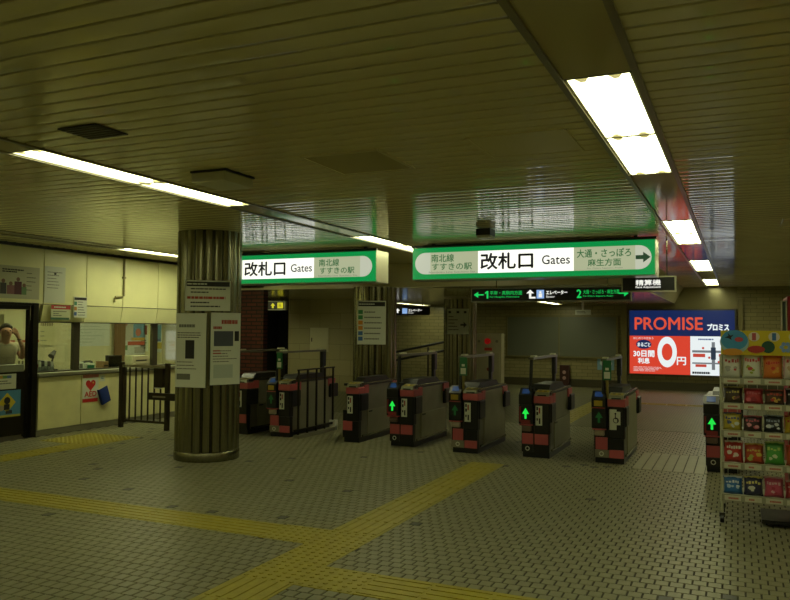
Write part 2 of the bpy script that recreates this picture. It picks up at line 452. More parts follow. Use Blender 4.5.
for a, b in ((8.06, 8.86), (8.86, 9.68), (9.68, 10.5), (10.5, 11.32), (11.32, 12.55)):
    bx(WALLX-.06, WALLX, a+.006, b-.006, .09, .85, bev=.003).build('counter_panel', MT['cream_low'], wall_left)
bx(WALLX-.06, WALLX-.008, 8.04, BULKY, 0, .085).build('kick_board', MT['steel_door'], wall_left)
ctop = bx(WALLX-.62, WALLX+.04, 8.03, 11.5, .865, .915, bev=.006).build('counter_top', MT['steel_door'])
tag(ctop, 'long narrow steel-edged counter top below the office windows', 'counter')
# office windows
def window(n, y0, y1, label):
    w = struct('window_%d' % n, MB().box(WALLX-.16, WALLX-.155, y0+.02, y1-.02, .94, 1.66).mesh('pane', MT['glass']), label)
    t = MB()
    for yy in (y0, y1): t.box(WALLX-.185, WALLX-.125, yy-.03, yy+.03, .915, 1.69)
    t.box(WALLX-.18, WALLX-.13, y0, y1, 1.655, 1.69); t.box(WALLX-.18, WALLX-.13, y0, y1, .915, .935)
    t.build('window_frame', M('window frame', '4c4836', .4, metal=.4), w)
window(1, 8.06, 8.84, 'office window pane nearest the dark door')
window(2, 8.90, 10.60, 'wide office window pane above the counter')
window(3, 10.66, 11.45, 'office window pane beside the column')
# office interior shell
ob = MB(); ob.box(-11.75, -11.6, 6.2, BULKY+.8, 0, 2.6); ob.box(-11.75, WALLX-.25, 6.1, 6.2, 0, 2.6); ob.box(-11.75, WALLX-.1, 13.3, 13.4, 0, 2.6); ob.box(WALLX-.25, WALLX-.1, BULKY+.16, 13.3, 0, 2.6); ob.box(-11.75, WALLX-.255, 6.2, 13.3, 2.5, 2.6)
struct('wall_office', ob.mesh('wall_office', MT['officewall']), 'pale inner wall of the staff office')
lamp('ceiling_light', 'ceiling light inside the staff office', -9.98, -9.73, 8.0, 10.4, 2.46, None, 2.2)
lamp('ceiling_light', 'added unseen light brightening the posters inside the staff office', -10.3, -10.05, 10.9, 12.9, 2.46, None, 2.2)  # extra lamp, added to brighten the far end of the office

# door at far left
door = struct('door_1', MB().box(WALLX-.10, WALLX-.04, 7.0, 7.86, .06, .97).mesh('lower_panel', MT['dark_steel']), 'dark metal office door with glazed upper half')
bx(WALLX-.09, WALLX-.07, 7.0, 7.90, 1.05, 1.85).build('pane', MT['glass'], door)
t = MB(); t.box(WALLX-.1, WALLX-.03, 7.90, 7.92, .0, 1.9); t.box(WALLX-.1, WALLX-.03, 6.55, 7.9, 1.84, 1.9); t.box(WALLX-.1, WALLX-.03, 6.95, 7.02, 0, 1.9)
t.build('door_frame', MT['dark_steel'], door)
bx(WALLX-.1, WALLX-.02, 7.02, 7.83, .955, 1.06, bev=.008).build('door_rail', M('rail greygreen', '8c9078', .4, metal=.3), door)
jm = struct('trim_2', bx(WALLX-.05, WALLX+.01, 7.94, 8.03, 0, 1.93).mesh('trim_2', MT['dark_steel']), 'dark steel door jamb beside the counter')
jm2 = struct('trim_3', bx(WALLX-.12, WALLX+.0, 6.45, 8.03, 1.90, 1.94).mesh('trim_3', MT['dark_steel']), 'dark steel door head below the cream panel')

# red brick pier, dark passage, beige wall, far wall, right and back walls
struct('wall_brick', bx(-9.55, -8.48, BULKY, BULKY+.15, 0, CEIL).mesh('wall_brick', MT['redbrick']), 'dark red brick pier beyond the column')
struct('wall_beige', bx(-10.85, -7.9, 17.3, 17.6, 0, LOWC+.05).mesh('wall_beige', MT['wallbeige']), 'beige tiled wall behind the left gates')
struct('wall_passage', bx(-12.3, -10.8, 18.9, 19.1, 0, LOWC+.05).mesh('wall_passage', M('passage shade', '17140d', .8)), 'end of the side passage, shade painted in as near-black')  # near-black wall colour carries the gloom of the unlit passage
struct('wall_passage_side', bx(-12.3, -12.2, BULKY, 19.1, 0, LOWC+.05).mesh('wall_passage_side', M('passage shade', '17140d', .8)), 'side of the passage, shade painted in as near-black')
struct('wall_far', bx(-12.2, RIGHTX+.3, FARY, FARY+.3, 0, CEIL+.05).mesh('wall_far', MT['wallfar']), 'brown tiled end wall')
struct('wall_right', bx(RIGHTX, RIGHTX+.2, BACKY, FARY, 0, CEIL+.05).mesh('wall_right', MT['wallbeige']), 'beige tiled right wall')
struct('wall_back', bx(-9.5, RIGHTX+.2, BACKY-.2, BACKY, 0, CEIL+.05).mesh('wall_back', MT['wallbeige']), 'beige tiled wall behind the photographer')
# fittings on the far wall
fp = struct('trim_4', bx(-2.78, -.02, FARY-.025, FARY, 2.20, CEIL).mesh('trim_4', mat('glossy panel', '8c865e', .16, metal=.3)), 'glossy metal cladding above the billboard')
struct('trim_5', bx(.0, .12, FARY-.12, FARY, 0, 2.45).mesh('trim_5', MT['trim']), 'slim bronze pilaster right of the billboard')
struct('trim_6', bx(-2.95, -2.80, FARY-.12, FARY, 0, 2.45).mesh('trim_6', MT['trim']), 'slim bronze pilaster left of the billboard')
struct('baseboard_far', bx(-8, RIGHTX, FARY-.03, FARY, 0, .22).mesh('baseboard_far', M('base stone', '4a452f', .4)), 'dark stone baseboard of the end wall')

# ------------------------------------------------------------------ columns
def column(x, y, top, label):
    c = thing('fluted_column', label, 'column', (x, y, 0), 0, 'fluted steel columns')
    MB().tube([(0, 0, .02), (0, 0, top)], .365, 32).build('core', MT['dark_steel'], c)
    N = 20; R = .372; w = math.pi*2/N*.93
    if not hasattr(column, 'me') or column.top != top:
        pts = []
        for k in range(7):
            t = -w/2+w*k/6; rr = R+.018*math.cos((k-3)/3*math.pi/2)**.6 if abs(k-3) < 3 else R-.008
            pts.append((rr*math.cos(t), rr*math.sin(t)))
        pts += [(R*.97*math.cos(w/2), R*.97*math.sin(w/2)), (R*.97*math.cos(w/2), -R*.97*math.sin(w/2))]
        column.me = MB().prism(pts, 'z', .115, top).mesh('flute', MT['steel']); column.top = top
    for k in range(N): link('flute', column.me, c, (0, 0, 0), 2*math.pi*k/N)
    MB().tube([(0, 0, 0), (0, 0, .012), (0, 0, .10), (0, 0, .112)], [.392, .396, .396, .388], 48).build('base_ring', MT['steel'], c, True)
    return c
column(-6.00, 7.72, CEIL-.002, 'fluted steel column in front, papered with notices')
column(-5.97, 12.42, LOWC-.002, 'fluted steel column with the coloured fare table on it')
column(-6.02, 17.2, LOWC-.032, 'distant fluted steel column with the square arrow notice')

# ------------------------------------------------------------------ hanging signs
WHT = glow('fffff2', 1.15); PALE = glow('b9c09a', .85); GREEN = glow('0aa24e', .72); INK = M('sign ink', '0a0a08', .6); GINK = glow('4f8a55', .55); GINK2 = glow('86987c', .6)
def green_sign(label, x0, x1, y, z0, z1, part):
    r = thing('overhead_sign', label, 'sign', (x0, y, z0), 0, 'green overhead gate signs')
    w = x1-x0; h = z1-z0; D = .42
    bx(0, w, .02, D, -.005, h+.005).build('sign_box', M('sign casing', 'b9b7a0', .35, metal=.4), r)
    bx(-.012, w+.012, -.01, .03, h, h+.03).build('top_rail', MT['black'], r)
    f = bx(.008, w-.008, .004, .02, .008, h-.008).build('green_face', GREEN, r)
    for sx in (.25, w-.25): bx(sx-.02, sx+.02, .15, .22, h, CEIL-z0).build('hanger', MT['black'], r)
    # rounded pale field
    mz, rad = h/2, h*.335
    def lozenge(a, b, round_l, round_r, m, yy, name):
        pts = []
        if round_r: pts += [(b-rad+rad*math.cos(t), mz+rad*math.sin(t)) for t in [-math.pi/2+math.pi*k/14 for k in range(15)]]
        else: pts += [(b, mz-rad), (b, mz+rad)]
        if round_l: pts += [(a+rad+rad*math.cos(t), mz+rad*math.sin(t)) for t in [math.pi/2+math.pi*k/14 for k in range(15)]]
        else: pts += [(a, mz+rad), (a, mz-rad)]
        return MB().prism(pts, 'y', yy-.002, yy).build(name, m, f)
    part(r, f, w, h, mz, rad, lozenge)
    return r
def sign_right(r, f, w, h, mz, rad, lz):
    a, b, c, d = .045, .95, 2.215, 3.15
    lz(a, b, True, False, PALE, .003, 'pale_field'); lz(b, c, False, False, WHT, .003, 'white_field'); lz(c, d, False, True, PALE, .003, 'pale_field')
    lz(a, .27, True, False, glow('c6cbb4', .9), .0015, 'end_field'); lz(2.96, d, False, True, glow('c6cbb4', .9), .0015, 'arrow_field')
    y = -.001
    letters('南北線', .285, .61, mz+.015, mz+.12, y, GINK, f); letters('すすきの駅', .295, .865, mz-.095, mz-.005, y, GINK, f)
    letters('Namboku Line Susukino Sta.', .25, .92, mz-.135, mz-.11, y, GINK2, f)
    letters('改札口', .99, 1.69, mz-.10, mz+.11, y, INK, f); letters('Gates', 1.81, 2.165, mz-.055, mz+.06, y, INK, f)
    letters('大通・さっぽろ', 2.255, 2.91, mz+.015, mz+.12, y, GINK, f); letters('麻生方面', 2.39, 2.79, mz-.095, mz-.005, y, GINK, f)
    letters('For Odori, Sapporo, Asabu', 2.38, 2.81, mz-.135, mz-.112, y, GINK2, f)
    arrow('right', 2.965, 3.14, mz-.065, mz+.065, -.001, glow('3e6a46', .35), f, .38, .5)
def sign_left(r, f, w, h, mz, rad, lz):
    a, b, c = w-2.27, w-1.005, w-.06
    lz(.06, a, True, False, PALE, .003, 'pale_field'); lz(a, b, False, False, WHT, .003, 'white_field'); lz(b, c, False, True, PALE, .003, 'pale_field')
    lz(w-.25, c, False, True, glow('c6cbb4', .9), .0015, 'end_field')
    y = -.001
    letters('改札口', w-2.225, w-1.50, mz-.10, mz+.11, y, INK, f); letters('Gates', w-1.40, w-1.04, mz-.055, mz+.06, y, INK, f)
    letters('南北線', w-.92, w-.59, mz+.015, mz+.12, y, GINK, f); letters('すすきの駅', w-.905, w-.34, mz-.095, mz-.005, y, GINK, f)
    letters('Namboku Line Susukino Sta.', w-.93, w-.29, mz-.135, mz-.11, y, GINK2, f)
green_sign('large green lit gate sign in the middle with arrow at its right end', -4.10, -.905, 9.7, 2.28, 2.72, sign_right)
green_sign('green lit gate sign on the left, partly behind the column', -7.85, -4.655, 9.7, 2.27, 2.71, sign_left)

# black direction signs
LEDG = glow('19d860', .85); LEDW = glow('f4f4ea', 1.0); LEDB = glow('8fb4e8', .9)
s = thing('direction_sign', 'long black direction sign with glowing green writing below the green sign', 'sign', (-3.50, 10.5, 2.01), 0)
bx(0, 2.20, 0, .1, 0, .175).build('sign_box', MT['black'], s)
t = MB(); t.box(-.012, 2.212, -.006, .1, -.012, .003); t.box(-.012, 2.212, -.006, .1, .172, .187); t.box(-.012, .003, -.006, .1, 0, .175); t.box(2.197, 2.212, -.006, .1, 0, .175)
t.build('sign_frame', M('sign rim', '8f8e80', .35, metal=.6), s)
for hx in (.35, 1.9): MB().tube([(hx, .05, .18), (hx, .05, CEIL-2.01)], .008, 8).build('hanger', MT['steel'], s)
y = -.002
arrow('left', .03, .18, .045, .135, y, LEDG, s, .2, .45)
MB().prism([(.222, .035), (.248, .035), (.248, .145), (.228, .145), (.198, .122), (.198, .10), (.222, .115)], 'y', y-.001, y).build('numeral_one', LEDG, s); letters('平岸・真駒内方面', .27, .74, .085, .145, y, LEDG, s); letters('For Hiragishi, Makomanai', .27, .70, .04, .07, y, LEDG, s)
a_ = arrow('up', .80, .91, .05, .155, y, LEDW, s, .3, .5); bx(.84, .93, -.003, y, .03, .055).build('arrow_tail', LEDW, a_)
p = bx(.945, 1.05, -.003, -.001, .03, .15).build('lift_pictogram', LEDB, s)
MB().disc(.998, .118, .016, -.005, -.003).box(.975, 1.021, -.005, -.003, .045, .1).build('figure', LEDW, p)
letters('エレベーター', 1.08, 1.37, .085, .14, y, LEDW, s); letters('Elevator', 1.08, 1.20, .04, .07, y, LEDW, s)
letters('2', 1.50, 1.56, .035, .145, y, LEDG, s); letters('大通・さっぽろ・麻生方面', 1.585, 2.06, .085, .145, y, LEDG, s); letters('For Odori, Sapporo, Asabu ', 1.585, 1.98, .04, .07, y, LEDG, s)
arrow('right', 2.05, 2.18, .045, .135, y, LEDG, s, .2, .45)

s = thing('direction_sign', 'short black sign with white writing at the right end of the green sign', 'sign', (-1.365, 10.25, 2.115), 0)
bx(0, .64, 0, .1, 0, .175).build('sign_box', MT['black'], s)
t = MB(); t.box(-.012, .652, -.006, .11, -.012, .003); t.box(-.012, .652, -.006, .11, .172, .187); t.box(-.012, .003, -.006, .11, 0, .175); t.box(.637, .652, -.006, .11, 0, .175)
t.build('sign_frame', M('sign rim2', 'a8a68c', .35, metal=.6), s)
letters('精算機', .165, .47, .07, .142, -.002, LEDW, s); letters('Fare Adjustment', .165, .47, .03, .06, -.002, LEDW, s)
for hx in (.1, .54): MB().tube([(hx, .06, .17), (hx, .06, CEIL-2.115)], .008, 8).build('hanger', MT['steel'], s)

s = thing('direction_sign', 'small black sign with white arrow and blue lift symbol, far behind the gates', 'sign', (-8.80, 19.5, 1.99), 0)
bx(0, 1.05, 0, .1, 0, .22).build('sign_box', MT['black'], s)
for hx in (.2, .85): MB().tube([(hx, .05, .2), (hx, .05, LOWC-1.99)], .01, 8).build('hanger', MT['steel'], s)
a_ = arrow('up', .06, .20, .06, .19, -.002, LEDW, s, .35, .5)
p = bx(.27, .42, -.003, -.001, .04, .19).build('lift_pictogram', LEDB, s)
letters('エレベーター', .46, .86, .10, .17, -.002, LEDW, s); letters('Elevator', .46, .62, .045, .08, -.002, LEDW, s)

s = thing('direction_sign', 'small black sign with yellow arrow in front of the dark passage', 'sign', (-10.80, 16.0, 2.06), 0)
bx(0, .66, 0, .1, 0, .20).build('sign_box', MT['black'], s)
t = MB(); t.box(0, .66, -.006, .1, -.012, .0); t.box(0, .66, -.006, .1, .2, .212); t.box(.65, .665, -.006, .1, 0, .2)
t.build('sign_frame', M('sign rim2'), s)
for hx in (.15, .5): MB().tube([(hx, .05, .2), (hx, .05, LOWC-2.06)], .01, 8).build('hanger', MT['steel'], s)
YL = glow('e8e020', .8)
letters('S', .05, .15, .04, .16, -.002, LEDW, s); arrow('up', .24, .37, .035, .165, -.002, YL, s, .4, .55)
p = bx(.44, .60, -.003, -.001, .03, .17, ).build('yellow_pictogram', YL, s); printlines(.47, .57, .05, .15, 3, -.003, INK, p, 5)

# ------------------------------------------------------------------ billboard
s = thing('billboard', 'glowing red, white and blue loan advertisement on the end wall', 'billboard', (-2.72, FARY-.19, .44), 0)
w, h = 2.64, 1.72
bx(-.05, w+.05, .02, .16, -.05, h+.03).build('case', M('billboard case', '55513a', .4, metal=.5), s)
RED = glow('ef4a34', .78); NAVY = glow('18306e', .55); BW = glow('eef6f6', .95); ORG = glow('f0583c', .8)
hb = bx(0, w, 0, .02, 1.035, h).build('blue_panel', NAVY, s)
rp = bx(0, 1.55, 0, .02, 0, 1.03).build('red_panel', RED, s)
mp = bx(1.555, w, 0, .02, 0, 1.03).build('map_panel', BW, s)
letters('PROMISE', .14, 1.86, 1.20, 1.53, -.002, ORG, hb); letters('プロミス', 1.98, 2.50, 1.19, 1.36, -.002, BW, hb)
MB().ring(.97, .60, .13, .235, -.004, -.001, 32, 1.05, 1.75).build('zero_numeral', BW, rp)
letters('円', 1.22, 1.44, .26, .47, -.002, BW, rp); letters('30日間', .10, .64, .46, .63, -.002, BW, rp); letters('利息', .22, .52, .28, .43, -.002, BW, rp)
e_ = MB().disc(.37, .80, .2, -.004, -.001, 24, 1, .62).build('navy_bubble', NAVY, rp); letters('まるごと', .21, .54, .74, .85, -.006, BW, e_)
letters('はじめての方なら', .10, .62, .935, 1.0, -.002, BW, rp)
printlines(.1, 1.42, .06, .2, 4, -.002, BW, rp, 3, .25)
mg = glow('8e959a', .6); mr = glow('e05040', .7)
MB().box(1.60, 2.55, -.003, -.001, .60, .66).box(1.60, 2.55, -.003, -.001, .30, .34).box(2.08, 2.16, -.003, -.001, .15, .88).build('map_streets', mg, mp)
MB().box(2.06, 2.18, -.005, -.003, .42, .74).build('map_station', glow('3a4a60', .5), mp)
for q in ((1.62, 1.92, .48, .57), (1.68, 1.95, .22, .29), (2.25, 2.42, .5, .57)): bx(q[0], q[1], -.003, -.001, q[2], q[3]).build('map_label', mr, mp)
for q in ((1.87, .72), (2.02, .47), (2.25, .36)): MB().disc(q[0], q[1], .03, -.003, -.001).build('map_mark', mr, mp)
printlines(1.75, 2.45, .92, .98, 1, -.002, glow('6a7fae', .6), mp, 4, .6); printlines(1.6, 2.1, .03, .1, 1, -.002, M('navy ink', '1c2440', .6), mp, 6, .8)

# ------------------------------------------------------------------ things on the far and beige walls
s = thing('blank_display_board', 'wide empty grey-green display board on the end wall', 'display board', (-6.20, FARY-.06, .86), 0)
bx(0, 3.10, .0, .06, 0, 1.12).build('board', M('board green', '6c7060', .35), s)
t = MB()
t.box(-.05, 3.15, -.02, .06, -.05, 0); t.box(-.05, 3.15, -.02, .06, 1.12, 1.17); t.box(-.05, 0, -.02, .06, 0, 1.12); t.box(3.1, 3.15, -.02, .06, 0, 1.12); t.box(1.50, 1.53, -.01, .06, 0, 1.12)
t.build('board_frame', MT['trim'], s)
s = thing('hydrant_cabinet', 'cream fire hydrant cabinet with round red lamp behind the gates', 'cabinet', (-6.75, 20.6, 0), 0)
bx(0, .75, 0, .3, 0, 1.50, bev=.01).build('body', M('hydrant cream', 'a9a384', .45), s)
d = bx(.06, .69, -.012, 0, .12, .95).build('door', M('hydrant door', 'a09a7c', .45), s); MB().disc(.38, .5, .05, -.02, -.012).build('pull_ring', M('hyd red dim', '7a3a30', .5), d)
MB().disc(.36, 1.28, .085, -.06, 0).build('alarm_lamp', M('alarm lamp', 'a01818', .25, emit='a01010', es=.25), s)
bx(.26, .48, -.012, 0, 1.02, 1.10).build('label_plate', M('hyd label', 'b83020', .5), s); MB().disc(.1, 1.28, .04, -.01, 0).disc(.62, 1.28, .04, -.01, 0).build('buzzer', MT['greypaint'], s)
s = thing('wall_hatch', 'small pale service hatch on the beige wall', 'hatch', (-10.18, 17.28, 1.0), 0)
bx(0, .54, 0, .03, 0, .62, bev=.006).build('door', M('hatch pale', 'dcd8b0', .45), s); bx(.05, .07, -.015, 0, .26, .36).build('handle', MT['black'], s)
s = thing('extinguisher_box', 'small red fire extinguisher box standing by the end wall', 'extinguisher box', (-4.62, FARY-.30, 0), 0)
bx(0, .26, 0, .2, 0, .62, bev=.01).build('body', M('ext box', '3c1a16', .5), s); MB().disc(.13, .42, .05, -.01, 0).disc(.13, .26, .05, -.01, 0).build('window_marks', M('ext mark', 'b09088', .5), s)
s = thing('wall_poster', 'small pale blue poster low on the end wall', 'poster', (-3.62, FARY-.02, .50), 0)
bx(0, .46, 0, .02, 0, .42).build('sheet', paint('7fa6c0'), s); MB().disc(.15, .2, .08, -.004, 0).disc(.33, .18, .07, -.004, 0).build('picture', paint('c8d2d4'), s); printlines(.05, .4, .32, .4, 2, -.001, paint('405a78'), s, 9)
s = thing('ceiling_plate', 'small pale sign plate hanging below the long direction sign', 'sign', (-3.95, 20.5, 2.02), 0)
bx(0, .4, 0, .04, 0, .13).build('plate', MT['paper'], s); MB().tube([(.2, .02, .12), (.2, .02, LOWC-2.02)], .03, 8).build('hanger', MT['white'], s); printlines(.04, .36, .03, .1, 2, -.001, paint('50503c'), s, 12)
s = thing('stair_handrail', 'pair of dark slanting handrails between the far columns', 'handrail', (0, 20.0, 0), 0)
for z0, z1, r in ((.95, 1.27, .035), (.72, 1.03, .035)):
    MB().tube([(-9.2, 0, z0-.06), (-7.1, 0, z1+.06)], r, 10).build('rail', MT['black2'], s)
for xx, zt in ((-8.8, .98), (-7.95, 1.1), (-7.2, 1.24)): MB().tube([(xx, 0, 0), (xx, 0, zt)], .025, 8).build('post', MT['black2'], s)

# ------------------------------------------------------------------ ticket gates
ARR = glow('20e048', 1.0); ARRDIM = M('arrow unlit', '1f5a2c', .4, emit='124a20', es=.25)
def gate(label, x, y, kind, arch=True, plate=False, lit=True, wheel=False, head=True):
    g = thing('ticket_gate', label, 'ticket gate', (x, y, 0), 0, 'automatic ticket gates'); g.scale = (1, 1.1, 1)
    W = .39; x0 = 0 if head else .10
    bx(x0+.03, W-.02, .05, 1.22, 0, .07).build('plinth', MT['black'], g)
    bx(x0+.03, W-.02, .09, 1.21, .07, .80, bev=.008).build('body', MT['steel_body'], g)
    bx(W-.02, W-.008, .27, 1.13, .085, .44 if kind == 1 else .78, bev=.003).build('side_door', MT['steel_door'], g)
    bx(W-.012, W-.004, .30, .40, .405, .425).build('door_latch', MT['black2'], g) if kind == 1 else None
    bx(W-.018, W-.001, .12, 1.2, .075, .10).build('kick_rail', MT['steel'], g)
    bx(x0+.01, W-.01, .06, 1.23, .79, .825, bev=.006).build('deck', MT['black2'], g)
    MB().prism([(.20, .82), (.30, .90), (.95, .90), (1.08, .82)], 'x', x0+.09, W-.07).build('deck_hood', MT['black2'], g)
    bx(W-.035, W-.008, .10, 1.22, .815, .835, bev=.004).build('deck_edge', MT['steel'], g)
    # front
    bx(.19, W-.005, .0, .10, .30, .685, bev=.012).build('front_fascia', MT['black'], g)
    bx(x0+.02, W-.02, .03, .10, .07, .45).build('lower_fascia', MT['black'], g)
    b = MB(); b.box(.18, W, .0, .20, .685, .775, bev=.006); b.build('front_band', MT['pink'], g)
    bx(W-.012, W+.002, .16, .28, .685, .80).build('side_band', MT['pink'], g)
    bx(W-.04, W+.002, 1.04, 1.25, .685, .80, bev=.006).build('rear_band', MT['pink'], g)
    s_ = MB().prism([(-.005, .775), (.17, .80), (.17, .845), (.02, .82)], 'x', .195, W-.02).build('ticket_slot', M('slot grey', '8a8a74', .35, metal=.5), g)
    MB().prism([(-.004, .793), (-.004, .777), (.0, .777), (.0, .793)], 'x', .23, .34).build('slot_mouth', MT['black'], s_)
    MB().prism([(.025, .8275), (.10, .8395), (.10, .841), (.025, .829)], 'x', .21, .36).build('slot_sticker', M('slot yellow', 'a8982c', .5), s_)
    MB().prism([(.045, .8315), (.085, .838), (.085, .840), (.045, .8335)], 'x', .235, .27).prism([(.045, .8315), (.085, .838), (.085, .840), (.045, .8335)], 'x', .30, .335).build('slot_pictogram', MT['black'], s_)
    il = bx(.207, .29, -.004, 0, .41, .655).build('info_label', MT['paper'], g)
    if wheel:
        il2 = bx(.235, .335, -.006, 0, .47, .63).build('wheelchair_label', MT['paper'], g)
        MB().ring(.283, .525, .026, .034, -.008, -.006, 20).disc(.278, .605, .011, -.008, -.006).box(.272, .282, -.008, -.006, .54, .595).box(.272, .305, -.008, -.006, .54, .55).box(.298, .308, -.008, -.006, .505, .55).build('wheelchair_symbol', MT['black'], il2)
    else:
        [bx(q[0], q[1], -.006, -.004, q[2], q[3]).build('pictogram', MT['black'], il) for q in ((.218, .238, .60, .64), (.218, .24, .54, .58), (.22, .236, .47, .5), (.25, .268, .43, .5))]
        MB().box(.248, .266, -.006, -.004, .56, .63).build('red_mark', paint('a04038'), il)
    # left head with reader and arrow
    if head:
        ic = MB().prism([(-.03, .665), (-.03, .78), (.06, .865), (.15, .865), (.15, .665)], 'x', .0, .165).build('card_reader', MT['black'], g)
        MB().prism([(-.012, .8), (.045, .853), (.043, .856), (-.014, .803)], 'x', .035, .13).build('reader_screen', M('reader blue', '2a4a8a', .2, emit='3a64c0', es=.08), ic)
        if kind == 2: bx(.03, .13, -.034, -.03, .69, .755).build('reader_sticker', M('sticker yellow', 'a89020', .5), ic); 
        d = bx(.0, .18, -.04, .07, .42, .665, bev=.012).build('arrow_display', MT['black'], g)
        arrow('up', .045, .135, .49, .625, -.042, ARR if lit else ARRDIM, d, .3, .55)
        if kind == 1: bx(.03, .15, -.043, -.040, .425, .475).build('display_text', M('red caption', '8a2c30', .5), d); bx(.012, .03, -.043, -.04, .45, .64).build('display_stripe', M('red caption'), d)
        bx(.01, .17, -.036, .06, .405, .42).build('display_lip', MT['pink'], g)
        bx(.03, .15, -.02, .03, .33, .40, bev=.015).build('coin_tray', M('tray pale', 'a59a84', .4) if kind == 2 else M('tray dull', '6a5a50', .4), g)
        if kind == 2: MB().prism([(-.032, .66), (-.032, .675), (-.03, .675), (-.03, .66)], 'x', .01, .16).build('reader_strip', paint('a04038'), g)
    if kind == 2:
        bx(.04, .18, .015, .03, .165, .31).build('lower_panel', MT['pink'], g); bx(.20, W-.02, .015, .03, .07, .165).build('lower_panel', MT['pink'], g)
        lp = bx(.03, .195, .012, .03, .07, .16).build('lower_plate', MT['steel_body'], g)
        MB().ring(.11, .115, .018, .028, .008, .012).build('round_emblem', MT['paper'], lp)
    else:
        bx(x0+.03, .17 if head else .27, .015, .03, .17, .30).build('lower_panel', MT['pink'], g)
        if head:
            bx(.19, W-.03, .015, .03, .17, .34).build('lower_panel', MT['pink'], g)
            lp = bx(.03, .17, .012, .03, .07, .165).build('lower_plate', MT['black2'], g); MB().ring(.10, .115, .018, .028, .008, .012).build('round_emblem', MT['paper'], lp)
    bx(W-.03, W+.012, .03, .27, .44, .685, bev=.018).build('flap_housing', MT['black'], g)
    bx(W-.03, W+.03, 1.06, 1.30, .50, .72, bev=.018).build('flap_housing', MT['black'], g)
    # arch over the gate
    if arch:
        ax = x0+.13
        a = thing_part(g, 'arch_bar', MB().prism([(.06, 1.225), (.06, 1.255), (1.33, 1.255), (1.33, 1.225)], 'x', ax-.035, ax+.035).mesh('arch_bar', M('arch grey', '6b6a58', .35, metal=.4)))
        MB().tube([(ax, .03, .80), (ax, .09, 1.23)], .022, 8).build('arch_post', MT['black'], g)
        bx(ax-.02, ax+.02, 1.23, 1.30, .80, 1.24).build('arch_post', MT['black'], g)
        bx(ax-.03, ax+.03, 1.24, 1.34, .98, 1.24, bev=.01).build('sensor_head', MT['black'], g)
        for yy in (.2, 1.2): bx(ax-.03, ax+.03, yy-.06, yy+.06, 1.255, 1.275).build('arch_lamp', M('arch lamp', 'c8c8a8', .4), g)
    if plate:
        px = .175
        p = bx(px-.05, px+.05, .03, .045, 1.0, 1.24, bev=.006).build('sign_plate', M('plate green', '1c6a3a', .45), g)
        bx(px-.035, px+.035, .026, .03, 1.02, 1.10).build('plate_caption', MT['paper'], p); bx(px-.02, px+.02, .026, .03, 1.12, 1.15).build('plate_mark', MT['paper'], p)
        MB().tube([(px, .04, .78), (px, .04, 1.0)], .018, 8).build('plate_pole', M('pole yellow', '7a6e30', .45), g)
    return g
def thing_part(g, name, me): return link(name, me, g)
gate('ticket gate half hidden behind the papered column', -7.12, 9.6, 1, lit=False)
gate('ticket gate with green plate behind the low picket barrier', -6.38, 9.62, 2, plate=True, lit=False)
gate('ticket gate without an overhead arch', -5.24, 9.6, 1, arch=False, head=False)
gate('ticket gate with lit green arrow between the archless gate and a green-plate gate', -4.40, 9.58, 1)
gate('ticket gate with green plate standing at the head of the yellow paving', -3.45, 9.45, 2, plate=True, lit=False)
gate('ticket gate with lit green arrow in front of the wide blank board', -2.53, 9.50, 1)
gate('ticket gate with wheelchair label and green plate', -1.63, 9.50, 2, plate=True, lit=False, wheel=True)
gate('ticket gate with lit green arrow partly behind the snack rack', -.37, 9.45, 1, arch=False)

# picket barrier right of the second gate
s = thing('picket_barrier', 'low barrier of thin dark pickets beside the second gate', 'barrier', (-5.86, 9.64, 0), 0)
for k in range(5): bx(-.012, .012, k*.26-.012, k*.26+.012, .05, .98 if k else 1.0).build('picket', MT['dark_steel'], s)
bx(-.012, .012, -.02, 1.08, .98, 1.0).build('top_rail', MT['dark_steel'], s); bx(-.012, .012, -.02, 1.08, .10, .13).build('lower_rail', MT['dark_steel'], s)
bx(-.05, .05, -.05, 1.1, 0, .05).build('base', MT['greypaint'], s); bx(-.05, .05, 1.02, 1.12, 0, .16).build('base_block', MT['white'], s)

# ------------------------------------------------------------------ notices on the columns
def on_col(name, label, cx, cy, ang, z0, w, h, R=.395, cat='notice', m=None):
    a = math.radians(ang)       # direction the sheet faces, 0 = towards -y
    r = thing(name, label, cat, (cx+R*math.sin(a), cy-R*math.cos(a), z0), a)
    bx(-w/2, w/2, -.012, .0, 0, h).build('sheet', m or MT['paper'], r)
    return r
IK = M('print ink', '1a1a18', .6); GK = paint('6a6c60'); RK = paint('a8402e')
s = on_col('notice_board', 'white notice with black heading high on the front column', -6.00, 7.72, 36, 1.80, .52, .36, R=.425)
bx(-.25, .25, -.0135, -.012, .29, .345).build('black_heading', IK, s); printlines(-.24, .24, .30, .335, 1, -.014, MT['paper'], s, 1, .5)
printlines(-.2, .22, .20, .28, 2, -.012, IK, s, 2, .35); printlines(-.24, .24, .13, .18, 1, -.012, RK, s, 3, .6, (.9, 1)); printlines(-.2, .2, .03, .12, 2, -.012, IK, s, 4, .35)
s = on_col('notice_sheet', 'long white paper notice with photo, left side of the front column', -6.00, 7.72, 8, .89, .40, .88, R=.402)
printlines(-.16, .12, .70, .76, 1, -.012, GK, s, 5, .6); printlines(-.18, .18, .58, .66, 3, -.012, IK, s, 6, .35)
bx(-.07, .05, -.0135, -.012, .34, .56).build('photo', IK, s); printlines(-.18, .17, .2, .32, 3, -.012, GK, s, 7, .25); bx(-.18, .0, -.0135, -.012, .09, .16).build('dark_block', GK, s)
s = on_col('notice_sheet', 'white notice with red heading and two photos, right side of the front column', -6.00, 7.72, 67, .92, .40, .86, R=.402)
